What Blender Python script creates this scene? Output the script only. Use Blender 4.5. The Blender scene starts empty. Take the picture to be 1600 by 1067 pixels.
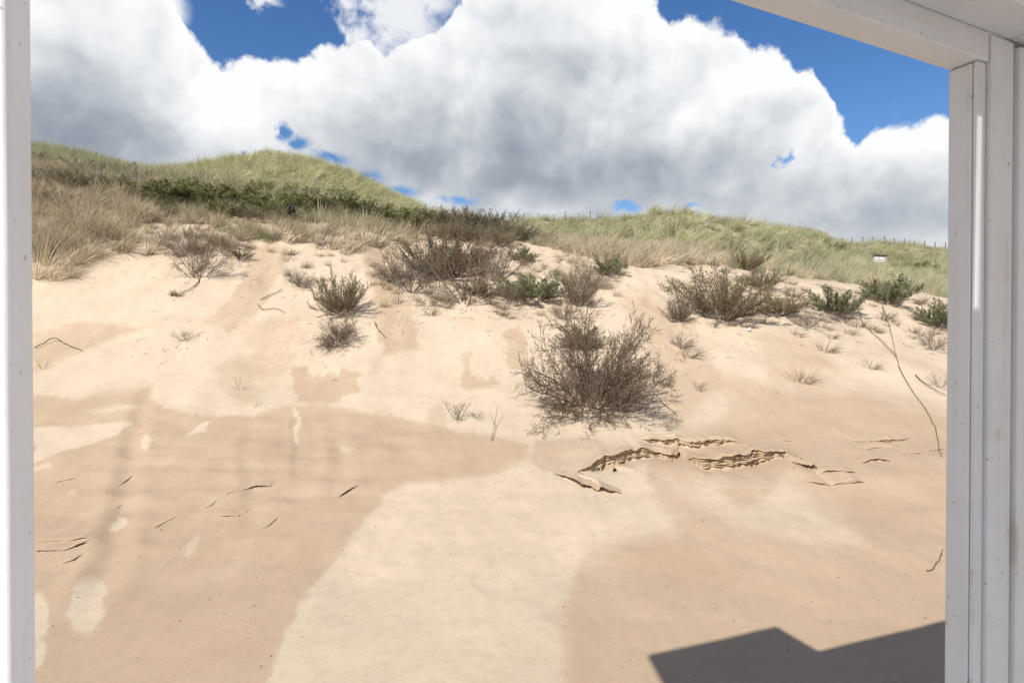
import bpy, math, random
import numpy as np
from mathutils import Vector, Matrix

random.seed(7)
rng = np.random.default_rng(7)
scn = bpy.context.scene
COL = scn.collection

# ------------------------------------------------------------------ camera
F = 889.0                                   # focal length in photograph pixels (20 mm on a 36 mm sensor)
PITCH = math.radians(0.55)
CP, SP = math.cos(PITCH), math.sin(PITCH)
cam_d = bpy.data.cameras.new("camera")
cam = bpy.data.objects.new("camera", cam_d)
COL.objects.link(cam)
cam_d.sensor_width = 36.0
cam_d.lens = 36.0 * F / 1600.0
cam_d.clip_start = 0.02
cam_d.clip_end = 3000
cam.location = (0, 0, 0)
cam.rotation_euler = (math.pi / 2 - PITCH, 0, 0)
cam_d.dof.use_dof = True
cam_d.dof.focus_distance = 9.0
cam_d.dof.aperture_fstop = 9.0
scn.camera = cam

# ------------------------------------------------------------------ light
SUN_AZ = math.radians(33.0)                 # light travels forward and 33 deg to the right
SUN_EL = math.radians(46.3)
DS = np.array([math.sin(SUN_AZ) * math.cos(SUN_EL), math.cos(SUN_AZ) * math.cos(SUN_EL), -math.sin(SUN_EL)])
sun_d = bpy.data.lights.new("sun", 'SUN')
sun_d.energy = 4.8
sun_d.angle = math.radians(0.5)
sun_d.color = (1.0, 0.95, 0.87)
sun = bpy.data.objects.new("sun", sun_d)
COL.objects.link(sun)
sun.rotation_euler = Vector(DS).to_track_quat('-Z', 'Y').to_euler()
scn.view_settings.view_transform = 'Standard'
scn.view_settings.look = 'None'
scn.view_settings.gamma = 1.0
scn.view_settings.use_curve_mapping = False
scn.view_settings.exposure = 0.32


def ray(px, py):
    """photograph pixel -> (x/y, z/y) of its line of sight in the level world"""
    u = (px - 800.0) / F
    v = (533.5 - py) / F
    w = CP + v * SP
    return u / w, (v * CP - SP) / w


def azel(px, py):
    a, s = ray(px, py)
    return math.atan(a), math.atan(s / math.sqrt(1 + a * a))


class NT:
    """small helper around a node tree"""
    def __init__(self, tree):
        self.t = tree
        self.n = tree.nodes
        self.l = tree.links

    def new(self, typ, **kw):
        nd = self.n.new(typ)
        for k, v in kw.items():
            setattr(nd, k, v)
        return nd

    def put(self, sock, val):
        if hasattr(val, 'is_output'):
            self.l.new(val, sock)
        elif val is not None:
            sock.default_value = val

    def math(self, op, a, b=None, c=None, clamp=False):
        nd = self.new('ShaderNodeMath', operation=op, use_clamp=clamp)
        self.put(nd.inputs[0], a)
        if b is not None:
            self.put(nd.inputs[1], b)
        if c is not None:
            self.put(nd.inputs[2], c)
        return nd.outputs[0]

    def vmath(self, op, a, b=None, c=None):
        nd = self.new('ShaderNodeVectorMath', operation=op)
        self.put(nd.inputs[0], a)
        if b is not None:
            self.put(nd.inputs[1], b)
        if c is not None:
            self.put(nd.inputs[2], c)
        return nd.outputs['Value'] if op in ('LENGTH', 'DOT_PRODUCT') else nd.outputs[0]

    def smooth(self, x, lo, hi, a=0.0, b=1.0):
        nd = self.new('ShaderNodeMapRange', interpolation_type='SMOOTHSTEP')
        self.put(nd.inputs[0], x)
        nd.inputs[1].default_value = lo
        nd.inputs[2].default_value = hi
        nd.inputs[3].default_value = a
        nd.inputs[4].default_value = b
        return nd.outputs[0]

    def mix(self, f, a, b):
        nd = self.new('ShaderNodeMix', data_type='RGBA')
        self.put(nd.inputs[0], f)
        self.put(nd.inputs[6], a if hasattr(a, 'is_output') else (*a, 1.0))
        self.put(nd.inputs[7], b if hasattr(b, 'is_output') else (*b, 1.0))
        return nd.outputs[2]

    def noise(self, vec, scale, detail=4.0, rough=0.5, dist=0.0):
        nd = self.new('ShaderNodeTexNoise')
        if vec is not None:
            self.l.new(vec, nd.inputs['Vector'])
        nd.inputs['Scale'].default_value = scale
        nd.inputs['Detail'].default_value = detail
        nd.inputs['Roughness'].default_value = rough
        nd.inputs['Distortion'].default_value = dist
        return nd.outputs[0]

    def voro(self, vec, scale, detail=3.0, rough=0.5):
        nd = self.new('ShaderNodeTexVoronoi', feature='F1')
        nd.normalize = True
        self.l.new(vec, nd.inputs['Vector'])
        nd.inputs['Scale'].default_value = scale
        nd.inputs['Detail'].default_value = detail
        nd.inputs['Roughness'].default_value = rough
        return nd.outputs['Distance']


# ------------------------------------------------------------------ sky with cumulus clouds
def build_world():
    w = bpy.data.worlds.new("World")
    scn.world = w
    w.use_nodes = True
    w.cycles.sampling_method = 'MANUAL'
    w.cycles.sample_map_resolution = 512
    g = NT(w.node_tree)
    for nd in list(g.n):
        g.n.remove(nd)
    out = g.new('ShaderNodeOutputWorld')
    sky = g.new('ShaderNodeTexSky', sky_type='NISHITA')
    sky.sun_disc = False
    sky.sun_elevation = SUN_EL
    sky.sun_rotation = math.pi + SUN_AZ
    sky.air_density = 1.0
    sky.dust_density = 0.15
    sky.ozone_density = 2.6
    hs = g.new('ShaderNodeHueSaturation')
    hs.inputs['Saturation'].default_value = 1.24
    hs.inputs['Hue'].default_value = 0.507
    g.l.new(sky.outputs[0], hs.inputs['Color'])
    bsky = g.new('ShaderNodeBackground')
    bsky.inputs[1].default_value = 0.110
    g.l.new(hs.outputs[0], bsky.inputs[0])
    tc = g.new('ShaderNodeTexCoord')
    d = tc.outputs['Generated']
    sep = g.new('ShaderNodeSeparateXYZ')
    g.l.new(d, sep.inputs[0])
    az = g.math('ARCTAN2', sep.outputs[0], sep.outputs[1])
    el = g.math('ARCSINE', sep.outputs[2])
    # cauliflower relief, seen straight and seen from a little nearer the sun
    warp = g.new('ShaderNodeTexNoise')
    g.l.new(d, warp.inputs['Vector'])
    warp.inputs['Scale'].default_value = 7.0
    warp.inputs['Detail'].default_value = 2.0
    wv = g.vmath('MULTIPLY', g.vmath('SUBTRACT', warp.outputs['Color'], (0.5, 0.5, 0.5)), (0.06, 0.06, 0.06))
    p = g.vmath('ADD', d, wv)
    v1 = g.voro(p, 13.0, 5.0, 0.55)
    u1 = g.voro(p, 10.0, 2.0, 0.45)
    u2 = g.voro(g.vmath('ADD', p, (-0.014, 0.0, 0.024)), 10.0, 2.0, 0.45)
    w1 = g.noise(p, 7.0, 6.0, 0.52)
    w2 = g.noise(g.vmath('ADD', p, (-0.022, 0.0, 0.034)), 7.0, 6.0, 0.52)
    n1 = g.noise(d, 4.2, 8.0, 0.58)
    fine = g.noise(p, 26.0, 6.0, 0.62)
    n2 = g.noise(g.vmath('ADD', d, (3.1, 1.7, 0.4)), 9.0, 5.0, 0.55)
    # cloud tops as a curve over azimuth
    tops = [(-2600, -900), (-1200, -300), (-500, -100), (-200, -120), (52, -150), (180, -130), (250, -70), (283, 0), (296, 52), (312, 60), (322, 90), (345, 112),
            (375, 104), (398, 116), (425, 98), (452, 104), (475, 82), (515, 68), (548, 80), (575, 72), (600, 92), (620, 80), (655, 70), (700, 40), (745, -20), (830, -70),
            (960, -60), (1018, -15), (1034, 22), (1046, 52), (1060, 34), (1090, 40), (1110, 60), (1122, 44), (1146, 56), (1158, 92), (1176, 80), (1205, 74), (1232, 84), (1246, 112), (1262, 104), (1280, 118),
            (1292, 160), (1302, 186), (1318, 226), (1340, 234), (1356, 214), (1390, 206), (1420, 210), (1445, 192), (1490, 186), (1560, 215), (1700, 170),
            (2100, 120), (3000, 200)]
    pts = []
    for x, y in tops:
        a_, e_ = azel(x, y)
        pts.append((a_ / (2 * math.pi) + 0.5, max(0.0, e_)))
    for q in range(8):                                      # unseen clouds around the rest, raised high to add white fill light
        for sgn in (-1, 1):
            aa = sgn * (1.38 + 0.22 * q)
            if abs(aa) < 3.1:
                pts.append((aa / (2 * math.pi) + 0.5, 0.75 + 0.28 * math.sin(q * 2.1 + sgn)))
    pts.append((0.0, 0.8))
    pts.append((1.0, 0.8))
    pts.sort()
    fc = g.new('ShaderNodeFloatCurve')
    cm = fc.mapping
    cm.use_clip = False
    cv = cm.curves[0]
    while len(cv.points) > 2:
        cv.points.remove(cv.points[1])
    cv.points[0].location = pts[0]
    cv.points[1].location = pts[-1]
    for q in pts[1:-1]:
        cv.points.new(*q)
    for q in cv.points:
        q.handle_type = 'VECTOR'
    cm.update()
    azw = g.math('ADD', az, g.math('MULTIPLY', g.math('SUBTRACT', n2, 0.5), 0.05))
    g.l.new(g.math('MULTIPLY_ADD', azw, 1 / (2 * math.pi), 0.5), fc.inputs['Value'])
    top = fc.outputs[0]
    dep = g.math('SUBTRACT', top, el)
    dep0 = dep
    dep = g.math('ADD', dep, g.math('MULTIPLY', g.math('SUBTRACT', 0.40, v1), 0.125))
    dep = g.math('ADD', dep, g.math('MULTIPLY', g.math('SUBTRACT', fine, 0.5), 0.010))
    pe = g.new('ShaderNodeCombineXYZ')
    g.l.new(g.math('ADD', az, g.math('MULTIPLY', g.math('SUBTRACT', fine, 0.5), 0.085)), pe.inputs[0])
    g.l.new(g.math('ADD', el, g.math('MULTIPLY', g.math('SUBTRACT', n2, 0.5), 0.06)), pe.inputs[1])

    def lobes(lst, vec):
        acc = None
        for (x, y, rx, ry, s) in lst:
            a_, e_ = azel(x, y)
            ax = rx / F * math.cos(a_) ** 2
            ey = ry / F * math.cos(a_)
            q = g.vmath('MULTIPLY_ADD', vec, (1 / ax, 1 / ey, 0), (-a_ / ax, -e_ / ey, 0))
            r = g.math('SUBTRACT', 1.0, g.vmath('LENGTH', q))
            r = g.math('MULTIPLY', g.math('MAXIMUM', r, 0.0), s)
            acc = r if acc is None else g.math('MAXIMUM', acc, r)
        return acc
    gap = lobes([(446, 205, 26, 24, 1), (466, 226, 34, 22, 1), (372, 240, 18, 9, 1), (410, 240, 20, 8, .8), (515, 246, 50, 17, 1), (570, 276, 60, 18, .9),
                 (625, 296, 60, 17, 1), (715, 309, 60, 14, .9), (985, 325, 44, 13, 1), (1078, 321, 36, 10, .9),
                 (1229, 243, 20, 22, .9)], pe.outputs[0])
    gapn = g.math('ADD', gap, g.math('ADD', g.math('MULTIPLY', g.math('SUBTRACT', fine, 0.5), 0.9), g.math('MULTIPLY', g.math('SUBTRACT', v1, 0.35), 0.5)))
    gapm = g.math('MULTIPLY', g.smooth(gapn, 0.22, 0.85), g.smooth(gap, 0.0, 0.25))
    # loose wisps above the main cloud
    wisp = lobes([(625, 35, 120, 75, 1.0), (560, 55, 50, 22, .8), (575, 5, 80, 30, .8), (660, 0, 90, 40, 1.0), (425, 2, 40, 22, .6), (268, 10, 50, 50, .9)], pe.outputs[0])
    wispm = g.math('MULTIPLY', g.smooth(g.math('ADD', wisp, g.math('MULTIPLY', g.math('SUBTRACT', fine, 0.5), 1.3)), 0.22, 0.75), 0.85)
    mask = g.math('MULTIPLY', g.smooth(dep, -0.002, 0.011), g.math('SUBTRACT', 1.0, gapm))
    mask = g.math('MAXIMUM', mask, wispm)
    mask = g.math('MULTIPLY', mask, g.smooth(el, -0.02, 0.0))
    # light and shade inside the cloud
    dark = lobes([(110, 215, 270, 150, 1.25), (235, 235, 150, 60, .7), (640, 240, 220, 105, .95), (700, 200, 200, 110, .55), (850, 282, 290, 85, 1.15),
                  (1010, 265, 260, 70, .85), (1130, 235, 160, 60, .7), (900, 130, 150, 100, .35), (770, 90, 130, 90, .4), (1250, 300, 220, 70, .5), (1400, 330, 200, 90, .75), (1400, 260, 110, 40, .3),
                  (1220, 180, 90, 60, .3)], pe.outputs[0])
    bright = lobes([(500, 120, 170, 70, .55), (1170, 120, 130, 70, .7), (1070, 150, 100, 100, .45), (960, 30, 120, 60, .5), (1050, 215, 60, 40, .5), (390, 190, 110, 80, .5), (150, 60, 160, 70, .6), (850, 255, 60, 22, .3),
                    (1410, 225, 120, 40, .5), (1180, 275, 90, 40, .3), (800, 325, 120, 25, .7)], pe.outputs[0])
    body = g.smooth(dep0, 0.015, 0.22, 0.0, 0.22)
    relief = g.math('ADD', g.math('MULTIPLY', g.math('SUBTRACT', u1, u2), 0.55), g.math('MULTIPLY', g.math('SUBTRACT', w2, w1), 1.25))
    sh = g.math('ADD', g.math('ADD', body, 0.12), g.math('MULTIPLY', dark, 0.60))
    sh = g.math('SUBTRACT', sh, g.math('MULTIPLY', bright, 0.34))
    sh = g.math('ADD', sh, g.math('MULTIPLY', g.math('SUBTRACT', n1, 0.5), 0.24))
    rim = g.smooth(dep, 0.0, 0.06, 0.16, 0.0)
    sh = g.math('SUBTRACT', sh, g.math('MULTIPLY', rim, g.smooth(dark, 0.0, 0.5, 1.0, 0.3)))
    sh = g.math('MULTIPLY', g.math('ADD', sh, relief), 0.70)
    ramp = g.new('ShaderNodeValToRGB')
    cr = ramp.color_ramp
    cr.elements[0].position = 0.0
    cr.elements[0].color = (0.96, 0.965, 0.97, 1)
    cr.elements[1].position = 1.0
    cr.elements[1].color = (0.19, 0.23, 0.29, 1)
    for ps, c in ((0.17, (0.80, 0.82, 0.845)), (0.38, (0.56, 0.595, 0.64)), (0.62, (0.36, 0.40, 0.46))):
        e = cr.elements.new(ps)
        e.color = (*c, 1)
    g.l.new(sh, ramp.inputs[0])
    bcl = g.new('ShaderNodeBackground')
    bcl.inputs[1].default_value = 0.82
    g.l.new(ramp.outputs[0], bcl.inputs[0])
    mx = g.new('ShaderNodeMixShader')
    g.l.new(mask, mx.inputs[0])
    g.l.new(bsky.outputs[0], mx.inputs[1])
    g.l.new(bcl.outputs[0], mx.inputs[2])
    g.l.new(mx.outputs[0], out.inputs[0])


build_world()


# ------------------------------------------------------------------ numpy helpers
_perm = np.random.default_rng(11).permutation(4096)
_gval = np.random.default_rng(12).uniform(0, 2 * np.pi, 4096)


def pn(x, y, seed=0):
    """gradient noise, about -0.7..0.7"""
    x = np.asarray(x, float) + seed * 17.31
    y = np.asarray(y, float) + seed * 9.77
    xi = np.floor(x).astype(int)
    yi = np.floor(y).astype(int)
    xf, yf = x - xi, y - yi
    u = xf * xf * xf * (xf * (xf * 6 - 15) + 10)
    v = yf * yf * yf * (yf * (yf * 6 - 15) + 10)

    def gr(ix, iy, dx, dy):
        h = _gval[_perm[(_perm[ix & 4095] + iy) & 4095]]
        return np.cos(h) * dx + np.sin(h) * dy
    a = gr(xi, yi, xf, yf)
    b = gr(xi + 1, yi, xf - 1, yf)
    c = gr(xi, yi + 1, xf, yf - 1)
    e = gr(xi + 1, yi + 1, xf - 1, yf - 1)
    return (a * (1 - u) + b * u) * (1 - v) + (c * (1 - u) + e * u) * v


def fbm(x, y, oct=4, seed=0, gain=0.5):
    s, a = 0.0, 1.0
    for i in range(oct):
        s = s + a * pn(x, y, seed + i * 3)
        x, y, a = x * 2.03, y * 2.03, a * gain
    return s


def sstep(x, lo, hi):
    t = np.clip((x - lo) / (hi - lo), 0, 1)
    return t * t * (3 - 2 * t)


def pchip(xk, yk, x):
    """monotone cubic through (xk, yk); yk may carry extra axes after the first"""
    xk = np.asarray(xk, float)
    yk = np.asarray(yk, float)
    h = np.diff(xk)
    sh = (-1,) + (1,) * (yk.ndim - 1)
    dl = np.diff(yk, axis=0) / h.reshape(sh)
    m = np.zeros_like(yk)
    w1 = (2 * h[1:] + h[:-1]).reshape(sh)
    w2 = (h[1:] + 2 * h[:-1]).reshape(sh)
    ok = dl[:-1] * dl[1:] > 0
    with np.errstate(divide='ignore', invalid='ignore'):
        hm = (w1 + w2) / (w1 / dl[:-1] + w2 / dl[1:])
    m[1:-1] = np.where(ok, hm, 0)
    m[0], m[-1] = dl[0], dl[-1]
    x = np.clip(x, xk[0], xk[-1])
    i = np.clip(np.searchsorted(xk, x) - 1, 0, len(xk) - 2)
    t = ((x - xk[i]) / h[i]).reshape(sh)
    hh = h[i].reshape(sh)
    return ((1 + 2 * t) * (1 - t) ** 2) * yk[i] + (t * (1 - t) ** 2) * hh * m[i] + (t * t * (3 - 2 * t)) * yk[i + 1] + (t * t * (t - 1)) * hh * m[i + 1]


# ------------------------------------------------------------------ terrain
GROUND = -2.13
NEAR = [(1.2, None), (2.2, None), (3.5, 1066), (4.5, 938), (5.5, 848), (6.4, 786), (7.2, 738)]
PROF = {
    -500: [(8.4, 662), (10, 585), (11.5, 510), (13, 440), (14.5, 370), (16.5, 300), (19, 245), (22, 210), (25, 200), (35, 215), (60, 260), (140, 330)],
    60: [(8.4, 672), (10, 600), (11.5, 535), (12.8, 474), (13.5, 440), (14.2, 410), (15.5, 362), (17, 318), (19, 275), (21, 248), (22.8, 238), (27, 244), (40, 275), (140, 350)],
    200: [(8.4, 675), (10, 605), (11.5, 542), (13, 478), (14.2, 430), (15.2, 392), (16.5, 350), (18.2, 312), (20.5, 280), (22.5, 268), (27, 275), (40, 285), (60, 310), (140, 370)],
    300: [(8.4, 678), (10, 608), (11.5, 546), (13, 484), (14.4, 432), (15.6, 392), (16.8, 356), (18.4, 324), (20.4, 298), (22.4, 288), (25, 287), (30, 276), (36, 268), (40, 270), (60, 300), (140, 370)],
    420: [(8.4, 680), (10, 612), (11.5, 550), (13, 490), (14.5, 440), (16, 398), (17.4, 362), (19, 334), (21, 312), (23, 303), (25.5, 300), (29, 282), (33, 262), (37, 250), (40, 247), (45, 254), (70, 300), (140, 370)],
    520: [(8.4, 683), (10, 614), (11.5, 552), (13, 494), (14.5, 447), (16, 407), (17.6, 372), (19.2, 348), (21, 332), (23, 325), (26, 321), (30, 305), (34, 286), (38, 273), (41, 269), (46, 276), (70, 310), (140, 375)],
    640: [(8.4, 686), (10, 616), (11.5, 555), (13, 500), (14.5, 455), (16, 418), (17.6, 386), (19.2, 364), (21, 349), (22.6, 344), (26, 346), (31, 340), (36, 330), (40, 325), (45, 330), (70, 345), (140, 385)],
    720: [(8.4, 688), (10, 620), (11.5, 558), (13, 505), (14.5, 461), (16, 424), (17.6, 393), (19.2, 371), (20.6, 359), (22, 356), (26, 362), (36, 368), (60, 362), (140, 390)],
    810: [(8.4, 690), (10, 622), (11.5, 562), (13, 509), (14.5, 466), (16, 430), (17.6, 401), (19, 381), (20.2, 371), (21.5, 369), (26, 374), (40, 364), (62, 349), (75, 356), (140, 390)],
    910: [(8.4, 690), (10, 624), (11.5, 564), (13, 513), (14.4, 474), (15.8, 440), (17.2, 412), (18.6, 396), (20, 389), (22, 387), (28, 382), (42, 364), (58, 347), (68, 354), (140, 390)],
    1040: [(8.4, 690), (10, 624), (11.5, 566), (13, 517), (14.4, 480), (15.8, 448), (17.2, 424), (18.8, 407), (20.5, 396), (24, 384), (32, 366), (40, 347), (46, 337), (54, 345), (140, 395)],
    1150: [(8.4, 690), (10, 625), (11.5, 568), (13, 521), (14.4, 487), (15.8, 460), (17.4, 438), (19, 425), (21.5, 414), (26, 398), (34, 375), (42, 358), (49, 347), (58, 356), (140, 398)],
    1250: [(8.4, 690), (10, 628), (11.5, 574), (13, 531), (14.6, 498), (16.2, 470), (18, 449), (20, 438), (23, 430), (29, 415), (40, 392), (52, 374), (64, 365), (75, 373), (140, 400)],
    1370: [(8.4, 692), (10, 633), (11.5, 582), (13, 541), (14.6, 509), (16.2, 484), (18, 466), (20.5, 452), (24, 445), (32, 434), (48, 423), (70, 411), (90, 395), (105, 382), (120, 390), (140, 400)],
    1480: [(8.4, 694), (10, 637), (11.5, 590), (13, 550), (14.6, 520), (16.2, 498), (18, 481), (20.5, 469), (24, 461), (32, 450), (50, 433), (80, 412), (112, 393), (128, 399), (140, 404)],
    1750: [(8.4, 696), (10, 644), (11.5, 602), (13, 568), (15, 535), (18, 505), (22, 487), (30, 468), (50, 445), (80, 422), (118, 402), (140, 408)],
    2300: [(8.4, 700), (10, 652), (11.5, 614), (13, 584), (15, 553), (18, 525), (22, 505), (30, 485), (50, 460), (80, 436), (118, 414), (140, 412)],
}
YROW = np.exp(np.linspace(math.log(1.25), math.log(138.0), 720))
_ca, _cz = [], []
for cx in sorted(PROF):
    a_, _ = ray(cx, 525)
    ds, zs = [], []
    for (dd, py) in NEAR + PROF[cx]:
        ds.append(dd)
        zs.append(GROUND - 0.02 if py is None else ray(cx, py)[1] * dd)
    _ca.append(a_)
    _cz.append(pchip(ds, zs, YROW))
_ca = np.array(_ca)
_cz = np.array(_cz)
pxs = np.concatenate([np.linspace(-3200, -450, 24), np.linspace(-380, 0, 40)[:-1], np.arange(0, 1530, 2.5), np.linspace(1535, 1900, 40), np.linspace(1980, 4600, 26)])
ACOL = np.array([ray(p_, 525)[0] for p_ in pxs])
ZB = pchip(_ca, _cz, np.clip(ACOL, _ca[0], _ca[-1]))          # columns x rows
X = ACOL[:, None] * YROW[None, :]
Y = np.repeat(YROW[None, :], len(ACOL), 0)
# relief that the profiles do not carry
far = sstep(Y, 22, 30)
slope = sstep(Y, 7.5, 11)
Z = ZB.copy()
Z += far * (0.38 * fbm(X / 4.2, Y / 6.0, 3, 1) + 0.34 * fbm(X / 1.7, Y / 2.4, 3, 5)) * sstep(Y, 22, 40)
Z += (1 - far) * slope * (0.10 * fbm(X / 2.6, Y / 3.4, 3, 9) + 0.022 * fbm(X / 0.55, Y / 0.8, 3, 4))
Z += (1 - slope) * sstep(Y, 3.0, 5.5) * (0.050 * fbm(X / 1.6, Y / 1.6, 3, 13) + 0.012 * fbm(X / 0.35, Y / 0.6, 3, 21))
top_band = sstep(Y, 13.2, 15) * (1 - sstep(Y, 21, 24))
Z += top_band * (0.13 * np.abs(fbm(X / 1.1, Y / 1.3, 3, 31)) + 0.05 * fbm(X / 0.4, Y / 0.5, 2, 37))
LANE = sstep(Y, 4.3, 6.5) * (1 - sstep(Y, 8.6, 10.5)) * sstep(-X, 0.5, 2.0)   # wind-cut strata low on the left
_st = fbm(X / 1.4, Y / 0.42, 2, 51)
Z += LANE * (0.012 * np.tanh(3 * _st) + 0.03 * fbm(X / 0.9, Y / 0.6, 2, 55))


def col_profile(a):
    i = np.clip(np.searchsorted(ACOL, a) - 1, 0, len(ACOL) - 2)
    t = (a - ACOL[i]) / (ACOL[i + 1] - ACOL[i])
    return Z[i] * (1 - t) + Z[i + 1] * t


def ground(px, py, ymin=2.0):
    """first point where the line of sight through a photograph pixel meets the ground"""
    a, s = ray(px, py)
    z = col_profile(a)
    f = z - s * YROW
    ok = np.nonzero((f >= 0) & (YROW > ymin))[0]
    if len(ok) == 0:
        k = int(np.argmax(z / YROW))
        return np.array([a * YROW[k], YROW[k], z[k]])
    k = ok[0]
    if k == 0:
        yy = YROW[0]
    else:
        t = f[k - 1] / (f[k - 1] - f[k]) if f[k] != f[k - 1] else 0
        yy = YROW[k - 1] + (YROW[k] - YROW[k - 1]) * min(max(t, 0), 1)
    return np.array([a * yy, yy, np.interp(yy, YROW, z)])


def zat(x, y):
    """ground height at arrays of places"""
    x = np.atleast_1d(np.asarray(x, float))
    y = np.clip(np.atleast_1d(np.asarray(y, float)), YROW[0], YROW[-1])
    a = x / y
    i = np.clip(np.searchsorted(ACOL, a) - 1, 0, len(ACOL) - 2)
    t = np.clip((a - ACOL[i]) / (ACOL[i + 1] - ACOL[i]), 0, 1)
    lj = (np.log(y) - math.log(YROW[0])) / (math.log(YROW[-1]) - math.log(YROW[0])) * (len(YROW) - 1)
    j = np.clip(np.floor(lj).astype(int), 0, len(YROW) - 2)
    s = np.clip(lj - j, 0, 1)
    return (Z[i, j] * (1 - t) + Z[i + 1, j] * t) * (1 - s) + (Z[i, j + 1] * (1 - t) + Z[i + 1, j + 1] * t) * s


def to_px(x, y, z):
    yc = y * CP - z * SP
    zc = y * SP + z * CP
    return 800 + F * x / yc, 533.5 - F * zc / yc


# ---- soft furrows where dry sand has run down the damp slope: (line in photograph pixels, depth, half width)
GULLIES = [([(240, 600), (222, 640), (206, 700), (196, 770), (184, 830), (160, 900), (120, 1000)], .045, .13),
           ([(455, 640), (466, 690), (462, 760)], .018, .07),
           ([(520, 650), (532, 700), (528, 750), (505, 800)], .040, .12),
           ([(392, 660), (384, 720), (396, 790), (370, 860)], .026, .10),
           ([(1010, 700), (1040, 760), (1075, 830), (1110, 900)], .022, .10),
           ([(1170, 730), (1200, 790), (1240, 850)], .022, .12),
           ([(1330, 700), (1360, 770), (1390, 850), (1410, 930)], .022, .14),
           ([(1270, 735), (1300, 800), (1330, 860)], .018, .10),
           ([(620, 470), (612, 520), (600, 570), (590, 610)], .06, .16),
           ([(1090, 520), (1120, 570), (1130, 620), (1120, 670)], .05, .16),
           ([(430, 400), (415, 450), (380, 510), (330, 560)], .06, .2),
           ([(980, 460), (1010, 510), (1040, 570)], .05, .18)]
for gk, (poly, dp_, wd) in enumerate(GULLIES):
    P = np.array([ground(*q) for q in poly])
    o = np.argsort(P[:, 1])
    P = P[o]
    m = (Y > P[0, 1] - .3) & (Y < P[-1, 1] + .3)
    yy = Y[m]
    xc = pchip(P[:, 1], P[:, 0], yy) + .05 * fbm(yy / .5, yy * 0 + gk, 3, 400 + gk)
    tt = (yy - P[0, 1]) / (P[-1, 1] - P[0, 1])
    ev = sstep(tt, -.05, .25) * (1 - sstep(tt, .75, 1.1)) * (.7 + .6 * fbm(yy / .6, yy * 0 + gk * 2, 2, 430))
    q = (X[m] - xc) / wd
    Z[m] += (.5 if poly[0][0] != 240 else .62) * dp_ * ev * (-np.exp(-q * q) + .55 * np.exp(-((q + 1.7) / .8) ** 2) + .4 * np.exp(-((q - 1.8) / .9) ** 2))


# ---- small scarps cut by the wind; (polyline in photograph pixels, step height, overhang, number of layers)
LEDGES = [                                  # last entry: 'L' a lens-shaped slit, 'S' a ragged scarp
    ([(862, 738), (880, 746), (905, 757), (940, 767), (972, 771)], .045, .19, 1, 'L'),
    ([(940, 735), (965, 731), (995, 734)], .035, .13, 1, 'L'),
    ([(900, 741), (918, 736), (930, 730), (965, 720), (1003, 709), (1030, 708), (1050, 711), (1064, 704), (1080, 718), (1105, 727), (1140, 724), (1172, 719), (1200, 714), (1228, 710), (1250, 716), (1270, 730), (1284, 736)], .135, .07, 5, 'S'),
    ([(1000, 690), (1020, 692), (1040, 696), (1062, 694), (1085, 698), (1110, 694), (1140, 692), (1165, 700), (1180, 708)], .085, .06, 3, 'S'),
    ([(1225, 714), (1244, 712), (1262, 720), (1276, 733)], .05, .13, 1, 'L'),
    ([(1190, 690), (1215, 688), (1240, 689)], .02, .03, 1, 'S'),
    ([(1316, 684), (1345, 691), (1375, 690), (1405, 688), (1425, 683)], .045, .07, 2, 'S'),
    ([(1350, 700), (1385, 697), (1415, 702)], .03, .05, 2, 'S'),
    ([(1400, 704), (1425, 708), (1455, 703), (1480, 702)], .04, .08, 1, 'S'),
    ([(1345, 723), (1372, 719), (1392, 721)], .025, .06, 1, 'S'),
    ([(1270, 741), (1310, 737), (1340, 739)], .02, .035, 1, 'S'),
    ([(1262, 753), (1300, 756), (1350, 753)], .02, .02, 2, 'S'),
    ([(1180, 610), (1200, 612), (1220, 615)], .012, .03, 1, 'S'),
    ([(55, 822), (100, 817), (140, 811), (180, 796)], 0.0070, 0.0088, 1, 'S'),
    ([(55, 862), (90, 860), (125, 853), (165, 837)], 0.0090, 0.0088, 2, 'S'),
    ([(55, 848), (90, 846), (135, 841)], 0.0050, 0.0055, 1, 'S'),
    ([(55, 890), (80, 884), (115, 876)], 0.0050, 0.0044, 1, 'S'),
    ([(55, 760), (75, 756), (110, 749), (190, 735)], 0.0040, 0.0055, 1, 'S'),
    ([(165, 768), (185, 757), (200, 750)], 0.0060, 0.0077, 1, 'S'),
    ([(240, 826), (268, 811), (292, 800), (330, 790)], 0.0060, 0.0077, 1, 'S'),
    ([(345, 774), (370, 767), (395, 763), (422, 761)], 0.0110, 0.0055, 3, 'S'),
    ([(330, 800), (360, 808), (385, 800)], 0.0040, 0.0033, 1, 'S'),
    ([(405, 828), (420, 821), (440, 804)], 0.0090, 0.0066, 2, 'S'),
    ([(512, 784), (535, 774), (570, 756)], 0.0110, 0.0066, 2, 'S'),
    ([(258, 853), (275, 843), (292, 835)], 0.0040, 0.0044, 1, 'S'),
]
ledge_runs = []
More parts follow.
